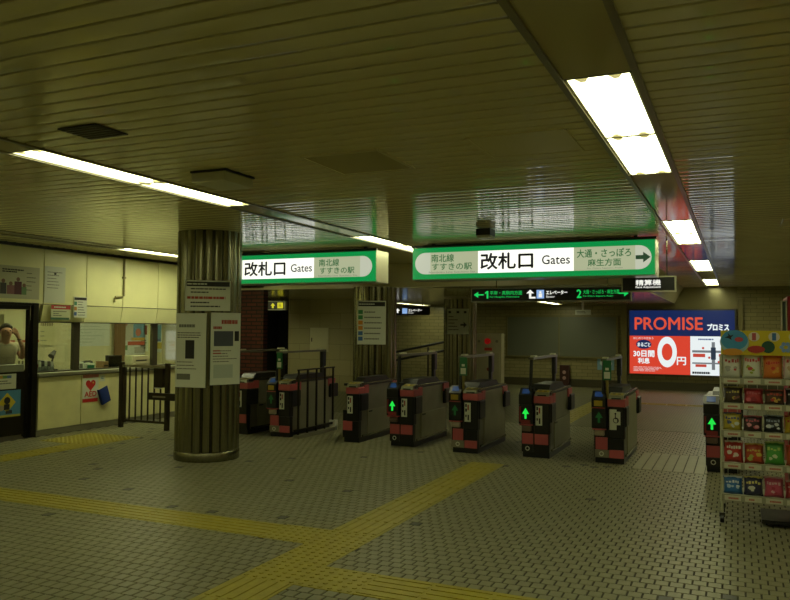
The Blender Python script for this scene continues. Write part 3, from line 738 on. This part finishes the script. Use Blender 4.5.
printlines(-.06, .17, .72, .78, 1, -.012, RK, s, 8, .8, (.95, 1)); printlines(-.17, .0, .66, .70, 1, -.012, RK, s, 9, .8)
bx(-.16, .10, -.0135, -.012, .46, .64).build('photo', paint('4a5058'), s); bx(.12, .18, -.0135, -.012, .52, .64).build('photo', IK, s)
printlines(-.17, .16, .26, .42, 5, -.012, GK, s, 10, .3); printlines(-.17, -.03, .36, .42, 2, -.013, RK, s, 11, .5); bx(-.16, .1, -.0135, -.012, .08, .24).build('pale_block', paint('b4beb0'), s)
s = on_col('fare_table', 'white table with green, orange and blue squares on the middle column', -5.97, 12.42, 18, 1.33, .50, .76, R=.43)
bx(-.235, .235, -.0135, -.012, .665, .74).build('black_heading', IK, s); printlines(-.22, .18, .685, .72, 1, -.014, MT['paper'], s, 12, .5)
for i, c in enumerate(('3a8a4a', '3a8a4a', 'd08a2a', 'd08a2a', '3a6aa8', '3a6aa8')): bx(-.235, -.155, -.0135, -.012, .53-i*.093, .60-i*.093).build('line_symbol', paint(c), s)
printlines(-.13, .22, .05, .61, 6, -.012, GK, s, 13, .22)
s = on_col('arrow_notice', 'square white notice with a black arrow on the distant column', -6.02, 17.2, 12, 1.50, .50, .58, R=.43)
for xx in (-.19, 0, .17): bx(xx-.03, xx+.03, -.0135, -.012, .48, .53).build('symbol', IK, s)
arrow('right', .06, .21, .14, .28, -.013, IK, s, .3, .5); printlines(-.22, .04, .06, .44, 5, -.012, GK, s, 14, .3)

# ------------------------------------------------------------------ ceiling fittings
s = thing('ceiling_speaker', 'pale box fixed to the ceiling beside the long upper-left lamp', 'speaker', (-3.76, 4.60, 2.69), 0)
bx(0, .31, 0, .36, 0, .075, bev=.008).build('cover', M('box cover', 'c8c6a8', .45), s); bx(-.008, .318, -.008, .368, .075, .092).build('mounting_plate', MT['black'], s)
s = thing('ceiling_camera', 'small dark camera box on the ceiling above the green sign', 'camera', (-2.76, 8.42, 2.66), 0)
bx(0, .17, 0, .2, .03, .11).build('housing', MT['black2'], s); bx(.02, .17, -.02, .18, 0, .03).build('base_plate', MT['white'], s)
s = thing('ceiling_dark_reflection', 'dark slatted plate standing in for a reflection in the ceiling above the upper-left lamp', 'reflection', (-3.68, 3.28, 2.768), .0)  # dark plate modelled in place of a blurred ceiling reflection
bx(0, .30, 0, .26, 0, .008).build('plate', M('reflection dark', '2e2a18', .5), s)
for k in range(6): bx(.01, .29, .02+k*.04, .04+k*.04, -.004, 0).build('slat', M('reflection slat', '3a3520', .5), s)

# ------------------------------------------------------------------ office wall posters, conduit, counter things (local x runs along the wall)
R90 = math.pi/2
def on_wall(name, label, y0, z0, w, h, m, cat='poster', x=WALLX+.001, lean=0):
    r = thing(name, label, cat, (x, y0, z0), R90)
    if lean: r.rotation_euler = (lean, 0, R90)
    bx(0, w, -.004, 0, 0, h).build('sheet', m, r)
    return r
s = on_wall('wall_poster', 'wide pale poster with figures above the office door', 7.33, 1.99, .70, .46, paint('bcbc9c'))
for i, (xx, ww, hh, c) in enumerate(((.05, .1, .22, '3a3a34'), (.16, .12, .18, '8a5a5c'), (.28, .12, .26, '5a2230'), (.40, .08, .16, '6a8a5a'))):
    f_ = bx(xx, xx+ww, -.005, -.004, .06, .06+hh*.7).build('printed_figure', paint(c), s); MB().disc(xx+ww/2, .06+hh*.82, .03, -.005, -.004, 12).build('printed_head', paint('7a5a48'), f_)
printlines(.08, .45, .36, .42, 2, -.004, IK, s, 20, .6); printlines(.48, .66, .1, .4, 5, -.004, GK, s, 21, .2)
s = on_wall('paper_notice', 'plain white paper notice on the cream wall above the first window', 8.12, 1.95, .38, .54, MT['paper'])
printlines(.05, .33, .2, .48, 6, -.004, GK, s, 22, .2); bx(.17, .21, -.005, -.004, .42, .45).build('stamp', IK, s)
s = on_wall('paper_notice', 'notice with red top band and green foot on the sloped panel', 8.24, 1.70, .36, .22, paint('c8cca8'), x=WALLX+.012)
bx(.0, .36, -.006, -.004, .16, .22).build('red_band', paint('b83a34'), s); bx(.0, .34, -.006, -.004, 0, .035).build('green_band', paint('3c6a4c'), s); printlines(.04, .3, .05, .14, 3, -.004, GK, s, 23, .4); printlines(.05, .32, .17, .21, 1, -.006, MT['paper'], s, 24, .5)
s = on_wall('paper_notice', 'upright notice with black heading and coloured marks on the sloped panel', 8.66, 1.74, .26, .32, MT['paper'], x=WALLX+.014)
bx(0.01, .25, -.006, -.004, .27, .31).build('black_heading', IK, s)
for i, c in enumerate(('4a8a6a', 'c08030', '4a6aa8')): bx(.01, .06, -.006, -.004, .19-i*.08, .245-i*.08).build('mark', paint(c), s)
printlines(.08, .24, .02, .26, 6, -.004, GK, s, 25, .3)
s = on_wall('aed_sign', 'red and white AED heart sign on the counter front', 8.885, .42, .32, .43, MT['paper'], 'sign')
RD = paint('c42a20'); h_ = []
for k in range(28):
    t = 2*math.pi*k/28; h_.append((.16+.0062*16*math.sin(t)**3, .27+.0062*(13*math.cos(t)-5*math.cos(2*t)-2*math.cos(3*t)-math.cos(4*t))))
MB().prism(h_, 'y', -.006, -.004).build('heart', RD, s); letters('AED', .04, .28, .085, .165, -.005, RD, s)
bx(.0, .31, -.006, -.004, 0, .055).build('red_band', RD, s); bx(0, .32, -.006, -.004, .38, .43).build('pale_red_band', paint('c8806c'), s); MB().disc(.21, .30, .012, -.007, -.006).build('yellow_dot', paint('d8c040'), s)  # red bands and a small yellow disc on the heart
s = thing('hanging_book', 'blue covered notebook hanging on the counter front', 'book', (WALLX+.002, 9.27, .36), R90)
s.rotation_euler = (0, -.35, R90)
bx(0, .17, -.035, -.005, 0, .25).build('pages', MT['paper'], s); bx(-.004, .178, -.045, -.035, -.004, .254).build('cover', paint('1f3a86'), s); bx(-.006, .004, -.045, -.003, -.004, .254).build('spine', paint('16295e'), s)
s = on_wall('paper_tag', 'small white tag above the blue notebook', 9.235, .73, .10, .10, MT['paper'], 'tag'); printlines(.02, .08, .03, .08, 2, -.004, paint('5a8a96'), s, 26)
s = on_wall('door_notice', 'pale notice with coloured stripe on the office door', 7.05, .72, .66, .21, paint('c6c8b0'), x=WALLX-.035)
for i, c in enumerate(('a04a3c', 'b08a30', '5a8a4a', '4a6a9a')): bx(.30+i*.07, .37+i*.07, -.006, -.004, .15, .19).build('colour_swatch', paint(c), s)
printlines(.25, .6, .03, .13, 3, -.004, GK, s, 27)
s = on_wall('door_poster', 'blue poster with yellow warning diamond on the office door', 7.05, .33, .74, .37, paint('4a86a8'), x=WALLX-.035)
MB().prism([(.52, .06), (.66, .20), (.52, .34), (.38, .20)], 'y', -.006, -.004).build('yellow_diamond', paint('c8b428'), s); MB().disc(.52, .23, .05, -.008, -.006).box(.47, .56, -.008, -.006, .1, .18).build('figure', IK, s)
bx(0, .74, -.006, -.004, 0, .03).build('yellow_band', paint('b8b040'), s); printlines(.5, .72, .04, .10, 1, -.007, IK, s, 28, .8); MB().disc(.42, .13, .05, -.007, -.006, 16, 1.2, .8).build('animal', paint('a89a7c'), s)
s = thing('conduit_pipe', 'thin grey conduit bending left on the cream wall', 'pipe', (WALLX+.02, 9.70, 0), R90)
MB().tube([(0, 0, CEIL-.05), (0, 0, 2.11), (-.03, 0, 2.095), (-.19, 0, 2.09), (-.205, 0, 2.07), (-.205, 0, 2.0)], .016, 8).build('pipe', M('conduit', '8a8458', .45), s)
bx(-.03, .03, -.012, .02, 2.4, 2.43).build('clip', MT['trim'], s)

# inside the office
def ow(name, label, y0, z0, w, h, m, cat='poster'): return on_wall(name, label, y0, z0, w, h, m, cat, x=-11.595)
s = ow('whiteboard', 'white planning board on the office back wall', 10.9, 1.22, .85, .46, paint('c8cac0'), 'board'); printlines(.05, .8, .05, .42, 6, -.004, paint('a8aca4'), s, 30, .2)
s = ow('wall_poster', 'colourful event poster inside the office, left of the mullion', 12.05, 1.02, .72, .70, paint('c8ccc8'))
for i, (a, b, c, d, cc) in enumerate(((.02, .34, .3, .66, 'b8b4a8'), (.36, .7, .36, .66, '6a94b0'), (.3, .7, .3, .36, 'c0a040'), (.2, .7, .2, .28, 'b84a34'), (.05, .2, .1, .2, '5a8a5a'), (.4, .68, .03, .16, 'a8a4a0'), (.05, .18, .6, .66, 'b04840'))): bx(a, b, -.006, -.004, c, d).build('picture_block', paint(cc), s)
MB().disc(.5, .47, .08, -.008, -.006).build('picture_dot', paint('b86a5a'), s)
s = ow('wall_poster', 'blue and yellow poster inside the office, right of the mullion', 12.95, 1.05, .33, .68, paint('c4ccca'))
for a, b, c, d, cc in ((.03, .3, .3, .6, '5a8aa8'), (.05, .3, .24, .3, '3a5a9a'), (.0, .33, .08, .22, 'c0aa38')): bx(a, b, -.006, -.004, c, d).build('picture_block', paint(cc), s)
s = ow('paper_notice', 'pale list with red photo at the right end of the office', 12.62, 1.08, .24, .62, MT['paper']); bx(.1, .2, -.006, -.004, .36, .56).build('photo', paint('7a3a34'), s); printlines(.03, .2, .05, .32, 5, -.004, GK, s, 31)
s = thing('curtain', 'brown curtain gathered beside the white board', 'curtain', (-11.5, 11.80, .9), R90)
pts = [(.30*k/24, .025*math.sin(k*1.4)) for k in range(25)]
MB().prism(pts+[(x, y+.012) for x, y in reversed(pts)], 'z', 0, 1.1).build('drape', paint('8a6a48'), s); MB().tube([(-.1, 0, 1.1), (.4, 0, 1.1)], .012, 8).build('rod', MT['steel'], s)
s = thing('wall_timetable', 'beige slotted panel on the office wall behind the first window', 'panel', (-11.595, 9.95, 1.25), R90)
bx(0, .42, -.02, 0, 0, .45).build('board', paint('c6be92'), s)
for i in range(7): bx(.04+i*.05, .07+i*.05, -.025, -.02, .36, .42).build('slot', paint('6a5a3c'), s)
printlines(.05, .36, .05, .3, 3, -.02, GK, s, 32, .2)
s = thing('key_rack', 'cream cabinet with rows of dark slots behind the office door', 'cabinet', (-11.4, 9.15, .85), R90)
bx(0, .75, 0, .18, 0, .95).build('body', paint('cac49a'), s)
for i in range(6):
    for j in range(3): bx(.30+i*.07, .335+i*.07, -.006, 0, .05+j*.14, .15+j*.14).build('slot', paint('5a5438'), s)
bx(.28, .72, -.006, 0, .47, .51).build('red_strip', paint('b04a3c'), s); bx(.0, .22, -.006, 0, .47, .51).build('red_strip', paint('b04a3c'), s)
s = thing('wall_monitor', 'small grey monitor on the cream cabinet behind the office door', 'monitor', (-11.44, 9.46, 1.42), R90)
bx(0, .24, -.03, .04, 0, .22, bev=.006).build('case', paint('3a3c34'), s); bx(.02, .22, -.032, -.03, .02, .20).build('screen', paint('5a6058'), s)

cz = .917
def cbox(name, label, cat, y0, y1, h, m, x=-9.62, d=.16, parts=None):
    r = thing(name, label, cat, (x+d, y0, cz), R90); bx(0, y1-y0, 0, d, 0, h, bev=.006).build('body', m, r); return r
for i, (c, hh) in enumerate((('a0405a', .12), ('d0d0c0', .16), ('3a3a44', .17), ('c8c8bc', .17), ('5a5058', .16), ('b8b4b0', .15))):
    lab = ['pink', 'white', 'black', 'pale grey', 'plum grey', 'silver'][i]
    r = thing('leaflet_stack', '%s leaflet pack standing at the near end of the counter' % lab, 'leaflet', (-9.5, 8.18+i*.055, cz), R90, 'leaflets on the counter')
    bx(0, .045, 0, .12, 0, hh).build('sheets', paint(c), r); bx(-.002, .047, -.004, 0, 0, hh*.5).build('holder', paint('8a8a84'), r)
r = thing('desk_fan', 'black desk lamp shape standing behind the first window', 'desk lamp', (-9.75, 8.72, cz), R90)
MB().tube([(0, 0, 0), (0, 0, .02)], .07, 16).build('base', MT['black'], r); MB().tube([(0, 0, .02), (-.02, 0, .16), (.04, 0, .30)], .014, 8).build('arm', MT['black'], r); MB().tube([(.02, 0, .30), (-.06, -.02, .22)], [.02, .05], 12).build('shade', MT['black'], r)
r = cbox('paper_box', 'small white card box beside the window mullion', 'box', 8.95, 9.05, .13, MT['paper']); bx(.02, .08, -.003, 0, .03, .1).build('label', GK, r)
r = cbox('green_box', 'low white box with green front on the counter', 'box', 9.12, 9.28, .10, MT['white']); bx(.01, .15, -.003, 0, .02, .07).build('green_front', paint('2f7a58'), r)
r = cbox('telephone', 'grey telephone set on the office counter', 'telephone', 9.22, 9.42, .07, paint('8c8a7c'), x=-9.78); MB().tube([(.0, .05, .10), (.05, .03, .12), (.15, .03, .12), (.2, .05, .10)], [.025, .018, .018, .025], 10).build('handset', paint('4a4a44'), r)
r = cbox('wooden_box', 'small brown wooden box on the office counter', 'box', 9.46, 9.58, .12, paint('8a6a44')); bx(.02, .10, -.004, 0, .04, .06).build('slit', MT['black'], r)
r = cbox('black_monitor', 'black screen standing on the office counter', 'monitor', 9.66, 9.98, .21, MT['black'], d=.06); bx(.015, .305, -.003, 0, .02, .19).build('screen', M('dark screen', '08090a', .15), r)
r = cbox('cream_printer', 'cream printer on the office counter next to the black screen', 'printer', 10.10, 10.48, .19, paint('b8b290'), d=.2); bx(.06, .32, -.004, 0, .10, .12).build('paper_slot', MT['black2'], r); bx(.05, .33, -.05, 0, .05, .06).build('tray', paint('9c967a'), r)

# ------------------------------------------------------------------ barrier gate in front of the counter
s = thing('steel_gate', 'brown steel swing gate with upright bars in front of the counter', 'gate', (-9.02, 9.42, 0), 0)
DS = M('brown steel', '3a3322', .4, metal=.5)
for xx in (.0, .93): bx(xx-.032, xx+.032, -.03, .03, 0, 1.04, bev=.004).build('post', DS, s)
bx(.05, .055+.03, -.02, .02, .08, 1.0).build('hinge_stile', DS, s); bx(.03, .90, -.02, .02, .96, 1.0).build('top_rail', M('gate top', 'a09a78', .35, metal=.5), s); bx(.03, .90, -.016, .016, .10, .135).build('bottom_rail', DS, s)
for k in range(6): bx(.17+k*.125-.009, .17+k*.125+.009, -.01, .01, .13, .97).build('bar', DS, s)
bx(.68, .86, -.035, .035, .66, .96, bev=.006).build('lock_box', DS, s); bx(.70, .84, -.038, -.03, .645, .66).build('lock_plate', MT['paper'], s)
bx(.60, 1.25, -.07, -.02, .47, .58, bev=.01).build('push_bar', DS, s); bx(.70, .95, -.072, -.07, .51, .535).build('push_bar_label', paint('8a8468'), s)

# ------------------------------------------------------------------ snack rack on the right
RX, RY = -.135, 7.02
s = thing('snack_rack', 'white wire snack rack on castors at the right edge', 'rack', (RX, RY, 0), 0)
WR, DR = .96, .40
RW = M('rack white', 'b6b69e', .4, metal=.2)
for xx in (.0, WR):
    for yy in (0.02, DR):
        MB().tube([(xx, yy, .07), (xx, yy, 1.40)], .012, 8).build('post', RW, s)
        c_ = MB().tube([(xx-.015, yy, .035), (xx+.015, yy, .035)], .035, 16).build('castor', MT['black'], s); bx(xx-.022, xx+.022, yy-.02, yy+.02, .05, .085).build('castor_fork', MT['black2'], c_)
SH = [.235, .50, .765, .995, 1.205]
for z in SH:
    sh = bx(0, WR, .0, DR, z-.008, z).build('shelf', RW, s)
    bx(0, WR, -.018, -.006, z-.042, z+.012).build('price_rail', M('rail clear', '8f8e78', .3), sh)
    for k in range(6):
        tg = bx(.02+k*.155, .145+k*.155, -.021, -.018, z-.036, z+.004).build('price_tag', M('tag paper', 'bcb9a4', .5), sh)
        printlines(.05+k*.155, .135+k*.155, z-.03, z-.005, 1, -.021, M('tag red', 'a85a4c', .5), tg, k, .6)
    for k in range(12): bx(.04+k*.08, .046+k*.08, DR-.005, DR, z, z+.2).build('back_wire', RW, sh)
bx(.30, .9, .0, .45, .03, .06).build('base_frame', MT['black'], s)
hb = bx(.0, WR, .02, .03, 1.405, 1.61).build('header_board', M('header yellow', 'c8b418', .5), s)
BL = M('header blue', '3a88b4', .5)
MB().disc(.105, 1.53, .108, .008, .018, 28, .95, .78).build('blue_cutout', BL, hb); MB().disc(.105, 1.512, .112, .009, .0185, 28, 1.0, .85).build('pale_rim', paint('90b0b4'), hb)
MB().prism([(.03, 1.55), (.06, 1.565), (.055, 1.59), (.075, 1.567), (.10, 1.575), (.08, 1.55), (.085, 1.53), (.06, 1.545)], 'y', .004, .008).build('dark_bird_shape', IK, hb)
MB().disc(.14, 1.535, .022, .004, .008, 16, 1.5, .9).build('red_spot', paint('a8404a'), hb); MB().disc(.09, 1.43, .06, .002, .009, 16, 1.3, .5).build('orange_spot', paint('c88a28'), hb)
for k, c in enumerate(('a84a4a', '3a6aa0', 'b0603a', '6a8a4a', 'a84a4a')):
    l_ = MB().disc(.255+k*.15, 1.56, .042, .012, .02, 20, 1, .92).build('paper_lantern', paint('d0c8b8'), hb); MB().box(.24+k*.15, .27+k*.15, .010, .012, 1.53, 1.59).build('lantern_stripe', paint(c), l_)
MB().disc(.36, 1.475, .05, .011, .02, 20).build('watermelon', paint('1c4a34'), hb); MB().disc(.27, 1.455, .055, .010, .02, 20, 1.2, .55).build('melon_slice', paint('a8342c'), hb)
for cx_, cc in ((.49, '7a9ad0'), (.62, 'b84838'), (.78, '7a9ad0')):
    b_ = MB()
    for k in range(6): t = k*math.pi/3; b_.disc(cx_+.03*math.cos(t), 1.475+.03*math.sin(t), .016, .010, .02, 10)
    b_.build('paper_flower', paint(cc), hb)

# snack bags, one by one
def bagmesh(w, h, d, ph=0):
    b = MB(); nx, nz = 8, 8; g_ = {}
    for side in (-1, 1):
        for i in range(nx+1):
            for j in range(nz+1):
                u, v = i/nx*2-1, j/nz*2-1
                edge = i in (0, nx) or j in (0, nz)
                if edge and side == 1 and (-1, i, j) in g_: g_[(1, i, j)] = g_[(-1, i, j)]; continue
                th = d/2*(max(0, 1-abs(u)**2.6)*max(0, 1-abs(v)**3.2))**.6
                wig = .004*math.sin(9*u+5*v) if not edge else .003*math.sin(14*u)
                g_[(side, i, j)] = b.b.verts.new((u*w/2*(1-.09*(1-v*v)**.7+.012*math.sin(5*v+ph)), side*th+wig, h/2+v*h/2*(1+.03*math.sin(4*u+ph)-.04*u*u*(v > 0))))
    for side in (-1, 1):
        for i in range(nx):
            for j in range(nz):
                q = [g_[(side, i, j)], g_[(side, i+1, j)], g_[(side, i+1, j+1)], g_[(side, i, j+1)]]
                b.b.faces.new(q if side == -1 else q[::-1])
    return b
def bag(label, x, z, w, h, col, c2, c3, seed, tilt=-.12):
    r = thing('snack_bag', label, 'snack bag', (RX+x, RY+.07, z+.004), 0, 'snack bags on the rack'); rr_ = random.Random(seed+50); r.rotation_euler = (tilt, 0, 0)
    d = .07
    f_ = bagmesh(w, h, d, seed).build('pouch', M('bag_'+col, col, .28, spec=.6), r, True)
    MB().prism([(-w*.45, h*.90), (w*.44, h*.89), (w*.47, h*.985), (w*.1, h*1.01), (-w*.2, h*.99), (-w*.48, h*.98)], 'y', -.014, .014).build('top_seal', M('bag_'+c2, c2, .3, spec=.6), r)
    rnd = random.Random(seed); yb = -d/2-.002
    def blob(cx, cz, q, m, yy, n=11):
        return MB().prism([(cx+q*(1+.25*rnd.uniform(-1, 1))*math.cos(2*math.pi*k/n), cz+q*.8*(1+.25*rnd.uniform(-1, 1))*math.sin(2*math.pi*k/n)) for k in range(n)], 'y', yy, yb+.014).build('printed_picture', m, r)
    for k in range(4): blob(w*rnd.uniform(-.26, .26), h*rnd.uniform(.2, .46), w*rnd.uniform(.07, .14), paint((c3, c3, c2, c3)[k], .35), yb-.001-k*.0007)
    b_ = MB(); xx = -w*.36
    while xx < w*.3:
        ww = w*rnd.uniform(.1, .2); zz = h*rnd.uniform(.58, .64)
        b_.box(xx, xx+ww*.7, yb-.003, yb+.014, zz, zz+h*rnd.uniform(.07, .15)); xx += ww
    b_.build('printed_title', paint(c2, .35), r)['kind'] = 'stuff'
ROWS_B = [
 (SH[4], .205, [('crumpled white snack bag with grey picture, top shelf left end', 'c9c9c0', 'a83a34', '9a9a90'), ('white snack bag with yellow-green picture, top shelf', 'cfd0c4', 'b84038', '9aa83a'), ('orange snack bag on the top shelf', 'c8702a', 'c03a24', 'd09a3a'), ('white snack bag with red band, top shelf right', 'c4beb0', 'a8342c', 'b09a78'), ('white and green snack bag, top shelf far right', 'bcc0ae', '4a7a3a', 'a89a5a')]),
 (SH[3], .125, [('dark brown snack bag with yellow top, second shelf', '3a2c20', 'a89a3a', '7a4a38'), ('plain red snack bag on the second shelf', 'a8242e', 'b8505a', '8a1c28'), ('brown snack bag with yellow and red marks, second shelf', '4a3020', 'b03a2c', 'c09a38'), ('black snack bag with white mark, second shelf', '1a1a1c', 'b0b0a8', '8a8a88'), ('dark red snack bag, second shelf far right', '6a1c20', 'b0a898', '9a4a3a')]),
 (SH[2], .135, [('yellow snack bag with blue-white picture, third shelf', 'b8a83c', '3a4a78', 'b8c0c4'), ('dark snack bag with pink picture, third shelf', '3a2428', 'b04a58', 'c08088'), ('black snack bag with white letters, third shelf', '16181e', '8a94a8', 'b8bcc0'), ('yellow snack bag with red top, third shelf right', 'b8a028', 'a83428', 'c8b850'), ('brown snack bag, third shelf far right', '5a4028', 'a89048', '8a6a3a')]),
 (SH[1], .17, [('red snack bag with white label, fourth shelf left end', 'b03028', 'c8c0b4', 'c8bcb0'), ('red-orange snack bag with mixed nuts picture, fourth shelf', 'b04428', 'c0a848', '9aa048'), ('green snack bag on the fourth shelf', '4a9a3c', 'a8c060', 'c0c8a8'), ('orange-red snack bag with white centre, fourth shelf right', 'b4542c', 'b83028', 'c8c0b0'), ('yellow-green snack bag, fourth shelf far right', '9aa03a', '4a7a3a', 'c0b870')]),
 (SH[0], .15, [('bright blue snack bag with white letters, bottom shelf', '2a6ab0', 'c8d4dc', 'a8c0d8'), ('navy snack bag with yellow and white print, bottom shelf', '2a2c4a', 'c0b868', 'b8b8a8'), ('pink snack bag on the bottom shelf', 'b84a64', 'c8a0a8', 'a03048'), ('red snack bag with pale mark, bottom shelf right', 'a02830', 'c0a098', 'b06058'), ('dark red snack bag, bottom shelf far right', '7a2024', 'b0a090', '9a5048')])]
for ri, (z, h, L) in enumerate(ROWS_B):
    for k, (lab, c, c2, c3) in enumerate(L):
        bag(lab, .085+k*.155+(.008 if ri % 2 else 0), z, .150, h*(1.04+.08*math.sin(k*2.3+ri)), c, c2, c3, ri*10+k)

# red machine and green sign behind the rack
s = thing('red_machine', 'red vending machine standing behind the snack rack', 'vending machine', (.40, 7.62, 0), 0)
bx(0, .9, 0, .75, .06, 1.92, bev=.01).build('body', M('machine red', '9a1620', .4), s); bx(.03, .87, .03, .7, 0, .06).build('plinth', MT['black'], s)
bx(.10, .80, -.012, 0, .9, 1.75).build('display_window', M('machine glass', '2a1010', .15), s); bx(.03, .06, -.01, 0, 1.4, 1.75).build('vertical_caption', M('caption', 'b0b0a8', .5), s); bx(.2, .7, -.014, 0, .25, .45).build('take_out_flap', MT['black2'], s)
s = thing('plastic_holder', 'clear plastic leaflet holder on the corner of the red machine', 'holder', (.352, 7.60, 1.58), 0)
t = MB(); t.box(0, .008, 0, .1, 0, .30); t.box(.038, .046, 0, .1, 0, .30); t.box(0, .046, 0, .1, .29, .30); t.box(0, .046, 0, .1, 0, .02); t.build('frame', M('holder pale', 'b8b89c', .3), s); bx(.008, .038, .04, .05, .02, .29).build('leaflet', M('leaf grey', '6a7870', .5), s)
s = thing('green_sign_box', 'dark green sign box on top of the red machine', 'sign', (.44, 7.62, 1.92), 0)
bx(0, .8, 0, .3, .03, .25, bev=.01).build('box', M('sign box green', '1c5a34', .45), s); bx(.0, .8, .02, .28, 0, .03).build('foot', MT['black'], s); bx(.06, .74, -.004, 0, .08, .2).build('panel', M('sign box panel', '2c6a40', .4), s)

# ------------------------------------------------------------------ person behind the glazed door
SKIN = M('skin', 'b98466', .5); SHIRT = M('beige shirt', '9c9274', .8); TROU = M('dark trousers', '24241f', .8); HAIR = M('hair', '120e0b', .6)
def skinobj(name, nodes, edges, m, parent, sub=2):
    b = bmesh.new(); lay = b.verts.layers.skin.verify(); vs = []
    for n in nodes:
        v = b.verts.new(n[:3]); r = n[3] if isinstance(n[3], tuple) else (n[3], n[3]); v[lay].radius = r; vs.append(v)
    vs[0][lay].use_root = True
    for a, c in edges: b.edges.new((vs[a], vs[c]))
    me = bpy.data.meshes.new(name); b.to_mesh(me); b.free(); me.materials.append(m)
    o = link(name, me, parent)
    md = o.modifiers.new('skin', 'SKIN'); md.use_smooth_shade = True
    o.modifiers.new('subdivision', 'SUBSURF').levels = sub; o.modifiers['subdivision'].render_levels = sub
    return o
pr = thing('person', 'person in a beige shirt behind the glazed door, hand raised to the face', 'person', (-10.32, 8.30, 0), math.radians(68))
N_ = [(0, 0, .86, .12), (0, 0, 1.08, .12), (0, -.01, 1.27, .12), (0, -.03, 1.37, .055), (0, -.07, 1.43, .07), (0, -.085, 1.52, .088), (0, -.07, 1.585, .07),
 (.17, 0, 1.29, .055), (.24, -.10, 1.10, .045), (.20, -.22, 1.26, .038), (.13, -.235, 1.42, .026), (.105, -.235, 1.49, .030),
 (-.17, 0, 1.29, .055), (-.23, .01, 1.03, .045), (-.22, -.06, .82, .036), (-.22, -.08, .74, .026), (-.215, -.09, .66, .028),
 (.09, 0, .78, .085), (.10, -.01, .46, .06), (.10, .01, .10, .042), (.10, -.13, .04, .035),
 (-.09, 0, .78, .085), (-.10, -.01, .46, .06), (-.10, .01, .10, .042), (-.10, -.13, .04, .035)]
E_ = [(0, 1), (1, 2), (2, 3), (3, 4), (4, 5), (5, 6), (2, 7), (7, 8), (8, 9), (9, 10), (10, 11), (2, 12), (12, 13), (13, 14), (14, 15), (15, 16), (0, 17), (17, 18), (18, 19), (19, 20), (0, 21), (21, 22), (22, 23), (23, 24)]
# fingers of the raised hand rest on the brow; the other hand hangs slightly curled
for k in range(4):
    n0 = len(N_); l = (.058, .068, .064, .05)[k]; x = .125-k*.016
    N_ += [(x-.012, -.238, 1.512-k*.004, .0095), (x-.022, -.228, 1.512+l*.55, .009), (x-.040, -.205, 1.512+l, .0075)]; E_ += [(11, n0), (n0, n0+1), (n0+1, n0+2)]
n0 = len(N_); N_ += [(.085, -.20, 1.475, .011), (.07, -.185, 1.495, .009), (.058, -.172, 1.515, .008)]; E_ += [(11, n0), (n0, n0+1), (n0+1, n0+2)]
for k in range(4):
    n0 = len(N_); l = (.05, .06, .056, .044)[k]; y = -.125+k*.017
    N_ += [(-.215, y, .64, .0095), (-.210, y-.004, .64-l*.6, .009), (-.195, y-.006, .64-l, .0075)]; E_ += [(16, n0), (n0, n0+1), (n0+1, n0+2)]
n0 = len(N_); N_ += [(-.20, -.13, .67, .011), (-.19, -.145, .645, .0095), (-.185, -.15, .62, .008)]; E_ += [(16, n0), (n0, n0+1), (n0+1, n0+2)]
skinobj('body', N_, E_, SKIN, pr)
skinobj('shirt', [(0, 0, .84, (.165, .13)), (0, 0, 1.08, (.165, .13)), (0, -.01, 1.26, (.17, .125)), (0, -.02, 1.345, .075), (.18, 0, 1.285, .072), (.225, -.06, 1.17, .066), (-.18, 0, 1.285, .072), (-.215, .0, 1.13, .066)], [(0, 1), (1, 2), (2, 3), (2, 4), (4, 5), (2, 6), (6, 7)], SHIRT, pr)
skinobj('trousers', [(0, 0, .86, (.155, .125)), (.095, 0, .74, .10), (.10, -.01, .46, .075), (.10, .01, .10, .062), (-.095, 0, .74, .10), (-.10, -.01, .46, .075), (-.10, .01, .10, .062)], [(0, 1), (1, 2), (2, 3), (0, 4), (4, 5), (5, 6)], TROU, pr)
def ellip(name, c, r, m, cut=None, n=16):
    b = bmesh.new(); bmesh.ops.create_uvsphere(b, u_segments=n, v_segments=12, radius=1)
    for v in list(b.verts): v.co = Vector((c[0]+v.co.x*r[0], c[1]+v.co.y*r[1], c[2]+v.co.z*r[2]))
    if cut: bmesh.ops.delete(b, geom=[v for v in b.verts if cut(v.co)], context='VERTS')
    me = bpy.data.meshes.new(name); b.to_mesh(me); b.free(); me.materials.append(m)
    for p_ in me.polygons: p_.use_smooth = True
    return link(name, me, pr)
ellip('hair', (0, -.065, 1.555), (.092, .105, .092), HAIR, lambda c: c.z < 1.555-(c.y+.10)*.9)
ellip('nose', (0, -.172, 1.51), (.014, .022, .024), SKIN); ellip('ear', (.088, -.07, 1.51), (.012, .02, .03), SKIN); ellip('ear', (-.088, -.07, 1.51), (.012, .02, .03), SKIN)
for sx in (-.034, .034): ellip('eye', (sx, -.160, 1.535), (.015, .010, .007), M('eye dark', '15110e', .3))
ellip('mouth', (0, -.155, 1.462), (.026, .012, .006), M('lips', '8a4a42', .5))
ellip('wristband', (.142, -.232, 1.395), (.034, .034, .012), MT['black'])
